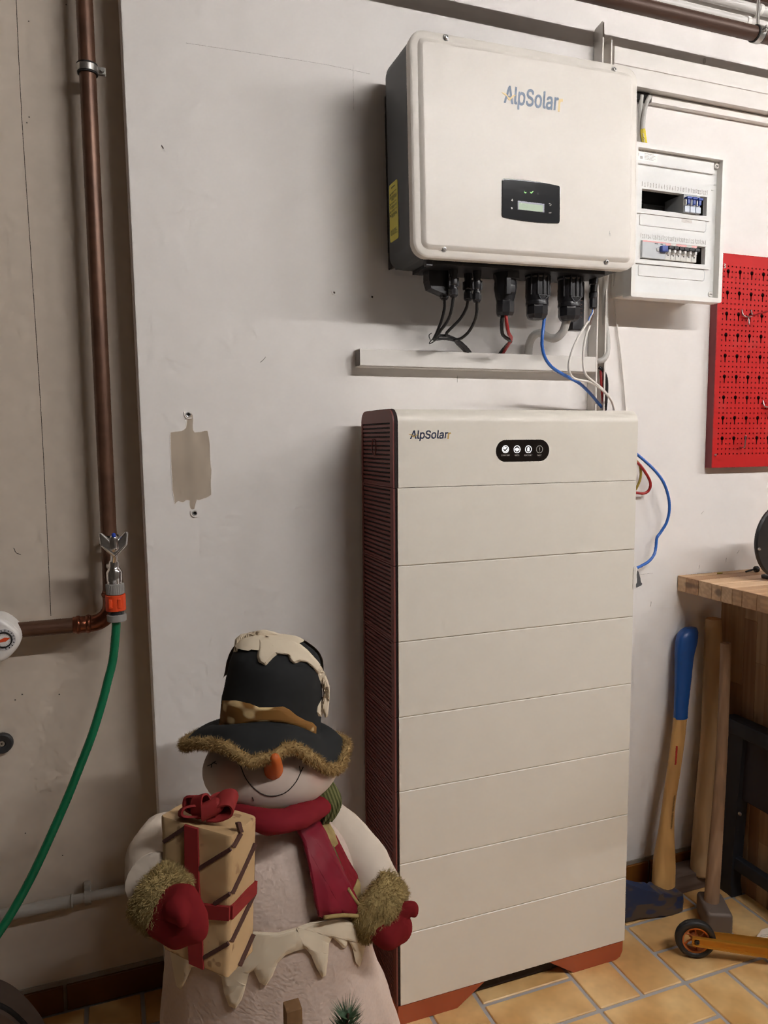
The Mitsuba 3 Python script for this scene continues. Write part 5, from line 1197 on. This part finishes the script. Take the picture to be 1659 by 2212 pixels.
arm([at(700, 1765, -.12), at(748, 1808, -.14), at(790, 1870, -.175), at(818, 1930, -.215)], [.040, .046, .052, .050], at(808, 1952, -.225), (.60, -.42, -.68), .066, .064,
    [(at(838, 1980, -.255), .036), (at(858, 2002, -.275), .030), (at(838, 2020, -.285), .026), (at(826, 2008, -.275), .028)], [(at(850, 1978, -.265), .024), (at(876, 1966, -.275), .016), (at(890, 1962, -.28), .0125), (at(893, 1970, -.282), .010)], 11)
arm([at(420, 1790, -.14), at(362, 1810, -.21), at(335, 1850, -.32), at(334, 1905, -.42)], [.040, .044, .046, .042], at(349, 1938, -.452), (.66, -.55, -.42), .044, .047,
    [(at(370, 1962, -.478), .034), (at(394, 1948, -.495), .024), (at(411, 1990, -.505), .025), (at(424, 2008, -.508), .017), (at(385, 2015, -.498), .021), (at(352, 1988, -.48), .025)], [(at(385, 1960, -.505), .021), (at(392, 1975, -.522), .012), (at(394, 1990, -.526), .008)], 12)

# ------------------------------------------------------------------ gift box held by the snowman
def f_kraft(p, n, uv):
    a = noise(p.x*11, p.y*11, p.z*11); pr = smoothstep(.60, .70, fbm(p.x*85+3, p.y*85, p.z*60))*smoothstep(.48, .60, noise(p.x*16+9, p.y*16, p.z*16))
    c = mix((.37, .24, .12), (.52, .36, .20), a)
    return mix(c, mi.Color3f(.22, .12, .06), pr*.75)
mat('kraft', proc(f_kraft), .6, bump=proc(lambda p, n, uv: .003*fbm(p.x*35, p.y*35, p.z*35)), spec=.3)
mat('kraft_stripe', '3d211c', .7)
mat('ribbon', (0.485, 0.152, 0.152), .7, spec=.15)
GB = thing('gift_box', 'upright gift box in printed brown paper with red ribbon and bow held by the snowman', 'gift box')
ct, lt, rt_ = at(499, 1811, -.475), at(347, 1766, -.420), at(554, 1766, -.385); btp = lt+rt_-ct
cb, lb_, rb_ = at(492, 2113, -.475), at(350, 2046, -.420), at(548, 2052, -.385); bbt = lb_+rb_-cb
def gbox():
    b_ = [cb, rb_, bbt, lb_]; t_ = [ct, rt_, btp, lt]; rings = []
    for s_ in np.linspace(0, 1, 25):
        q = [np.array(a)*(1-s_)+np.array(b)*s_ for a, b in zip(b_, t_)]; ring = []
        for i in range(4):
            p0, p1 = q[i], q[(i+1) % 4]; L = np.linalg.norm(p1-p0); e = min(.004/L, .3)
            for u in np.r_[e, np.linspace(.08, .92, 12), 1-e]: ring.append(p0*(1-u)+p1*u)
        rings.append(ring)
    rings = np.array(rings); c0 = rings[0].mean(0); c1 = rings[-1].mean(0)
    low = [c0+(rings[0]-c0)*k+np.array([0, 0, .003*(1-k)*0-.002]) for k in (.3, .7, .985)]; top = [c1+(rings[-1]-c1)*k+np.array([0, 0, .002]) for k in (.985, .85, .6, .3)]
    return loft(list(low)+list(rings)+list(top))
obj('box', jitter(gbox(), .0022, 24, 21), 'kraft', GB, 40, 'printed brown paper')
nl = np.cross(lt-ct, cb-ct); nl /= np.linalg.norm(nl); nl = -nl if nl[1] > 0 else nl
nr_ = np.cross(rt_-ct, cb-ct); nr_ /= np.linalg.norm(nr_); nr_ = nr_ if nr_[0] > 0 else -nr_
def ray_plane(px, py, p0, n):
    d = FW + RT*(px-829.5)/FPX - UP*(py-1106)/FPX; return CAM+d*((p0-CAM)@n/(d@n))
def face(pts, side, off, th, m, nm, label=None):
    p0, n = (ct, nl) if side == 'l' else (ct, nr_) if side == 'r' else (ct, np.array([0, 0, 1.0]))
    q = np.array([ray_plane(*p, p0, n) for p in pts]); obj(nm, loft([q-n*.001, q+n*(off+th)]), m, GB, 20, label)
def strip(a, b, w, side, off=.0022, m='kraft_stripe', nm='printed_stripe'):
    a, b = np.array(a, float), np.array(b, float); d = b-a; d /= np.linalg.norm(d); n = np.array([-d[1], d[0]])*w/2
    face([a+n, b+n, b-n, a-n], side, off, .0006, m, nm)
for a, b in (((354, 1818), (402, 1786)), ((426, 1878), (499, 1833)), ((463, 1952), (497, 1930)), ((440, 2068), (494, 2037))): strip(a, b, 8, 'l')
for a, b in (((502, 1830), (519, 1800)), ((500, 1930), (550, 1822)), ((498, 2034), (547, 1932)), ((516, 2086), (546, 2018))): strip(a, b, 6.5, 'r')
strip((519, 1798), (513, 1776), 8, 'r')
face([(400, 1780), (429, 1789), (431, 1900), (437, 2000), (441, 2092), (410, 2078), (405, 1990), (401, 1880)], 'l', .003, .001, 'ribbon', 'ribbon', 'red ribbon')
face([(436, 1951), (497, 1957), (496.5, 1986), (437, 1982)], 'l', .003, .0012, 'ribbon', 'ribbon')
face([(497, 1957), (551, 1902), (550, 1930), (496.5, 1986)], 'r', .003, .0012, 'ribbon', 'ribbon')
face([(400, 1782), (432, 1792), (470, 1752), (444, 1744)], 't', .004, .001, 'ribbon', 'ribbon')
def ribbon_loop(pts, w, wd, th=.0016):
    P_ = spline(pts, 7); wd = np.array(wd, float); wd /= np.linalg.norm(wd); t = np.gradient(P_, axis=0); t /= np.linalg.norm(t, axis=1, keepdims=True); n = np.cross(t, wd); n /= np.linalg.norm(n, axis=1, keepdims=True)+1e-9
    return loft([np.array([c+wd*w+m_*th, c-wd*w+m_*th, c-wd*w-m_*th, c+wd*w-m_*th]) for c, m_ in zip(P_, n)])
bc = at(452, 1762, -.43); bk = None
rb = random.Random(5)
for j, (ang, L, up, w) in enumerate(((175, .036, .020, .013), (205, .030, .030, .011), (20, .034, .026, .015), (330, .030, .018, .014), (95, .026, .028, .012), (265, .024, .020, .013), (140, .022, .036, .010))):
    t = math.radians(ang); d = np.array([math.cos(t), -math.sin(t)*.7, 0]); side = np.array([math.sin(t), math.cos(t)*.7, .35])
    obj('bow_loop', ribbon_loop([bc+np.array([0, 0, .006]), bc+d*L*.5+np.array([0, 0, up*.95]), bc+d*L*1.05+np.array([0, 0, up]), bc+d*L*1.15+np.array([0, 0, up*.45]), bc+d*L*.6+np.array([0, 0, .003]), bc+np.array([0, 0, .004])], w, side), 'ribbon', GB, 60)
obj('bow_knot', jitter(hullof([(bc+np.array([-.006, 0, .012]), .010), (bc+np.array([.010, -.004, .016]), .012), (bc+np.array([.004, .006, .008]), .011)], 24), .002, 60), 'ribbon', GB, True)

# stake and pine sprig in front of the snowman
wood('stake_wood', (.13, .065, .025), (.22, .12, .05), 2, 60, False, .7)
k = thing('wooden_stake', 'short brown wooden stake standing in front of the snowman', 'stake')
a, b = at(612, 2164, -.44), at(646, 2161, -.44)
obj_self(k, rbox(a[0], b[0], -.462, -.436, .0003, (a[2]+b[2])/2, .0015), 'stake_wood', 30)
mat('needle_green', (0.215, 0.313, 0.215), .7)
mat('twig', '3d2a1a', .8)
k = thing('pine_sprig', 'green artificial pine sprig in front of the snowman', 'pine sprig')
s0, s1 = at(715, 2300, -.43), at(752, 2190, -.43); s0 = np.array([s0[0], -.43, .001])
tw = spline([s0, s0*.5+s1*.5+np.array([-.012, 0, .0]), s1], 12); obj('twig', sweep(tw, .0022, 6), 'twig', k, True)
rs = np.random.default_rng(3); nd = []
for i in range(1500):
    t = rs.uniform(.25, 1); c = tw[int(t*(len(tw)-1))]; ax_ = (tw[-1]-tw[0]); ax_ /= np.linalg.norm(ax_)
    d = rs.normal(0, 1, 3); d -= ax_*(d@ax_); d /= np.linalg.norm(d); d = d*.8+ax_*.75; d /= np.linalg.norm(d); L = rs.uniform(.026, .046)
    s_ = np.cross(d, [.3, .5, .8]); s_ /= np.linalg.norm(s_); u_ = np.cross(s_, d); r = .0011
    nd.append(trimesh.Trimesh([c+s_*r, c-s_*r*.5+u_*r, c-s_*r*.5-u_*r, c+d*L], [[0, 1, 3], [1, 2, 3], [2, 0, 3]], process=False))
kn = obj('needles', nd, 'needle_green', k, False); labels[kn] = {'kind': 'stuff'}
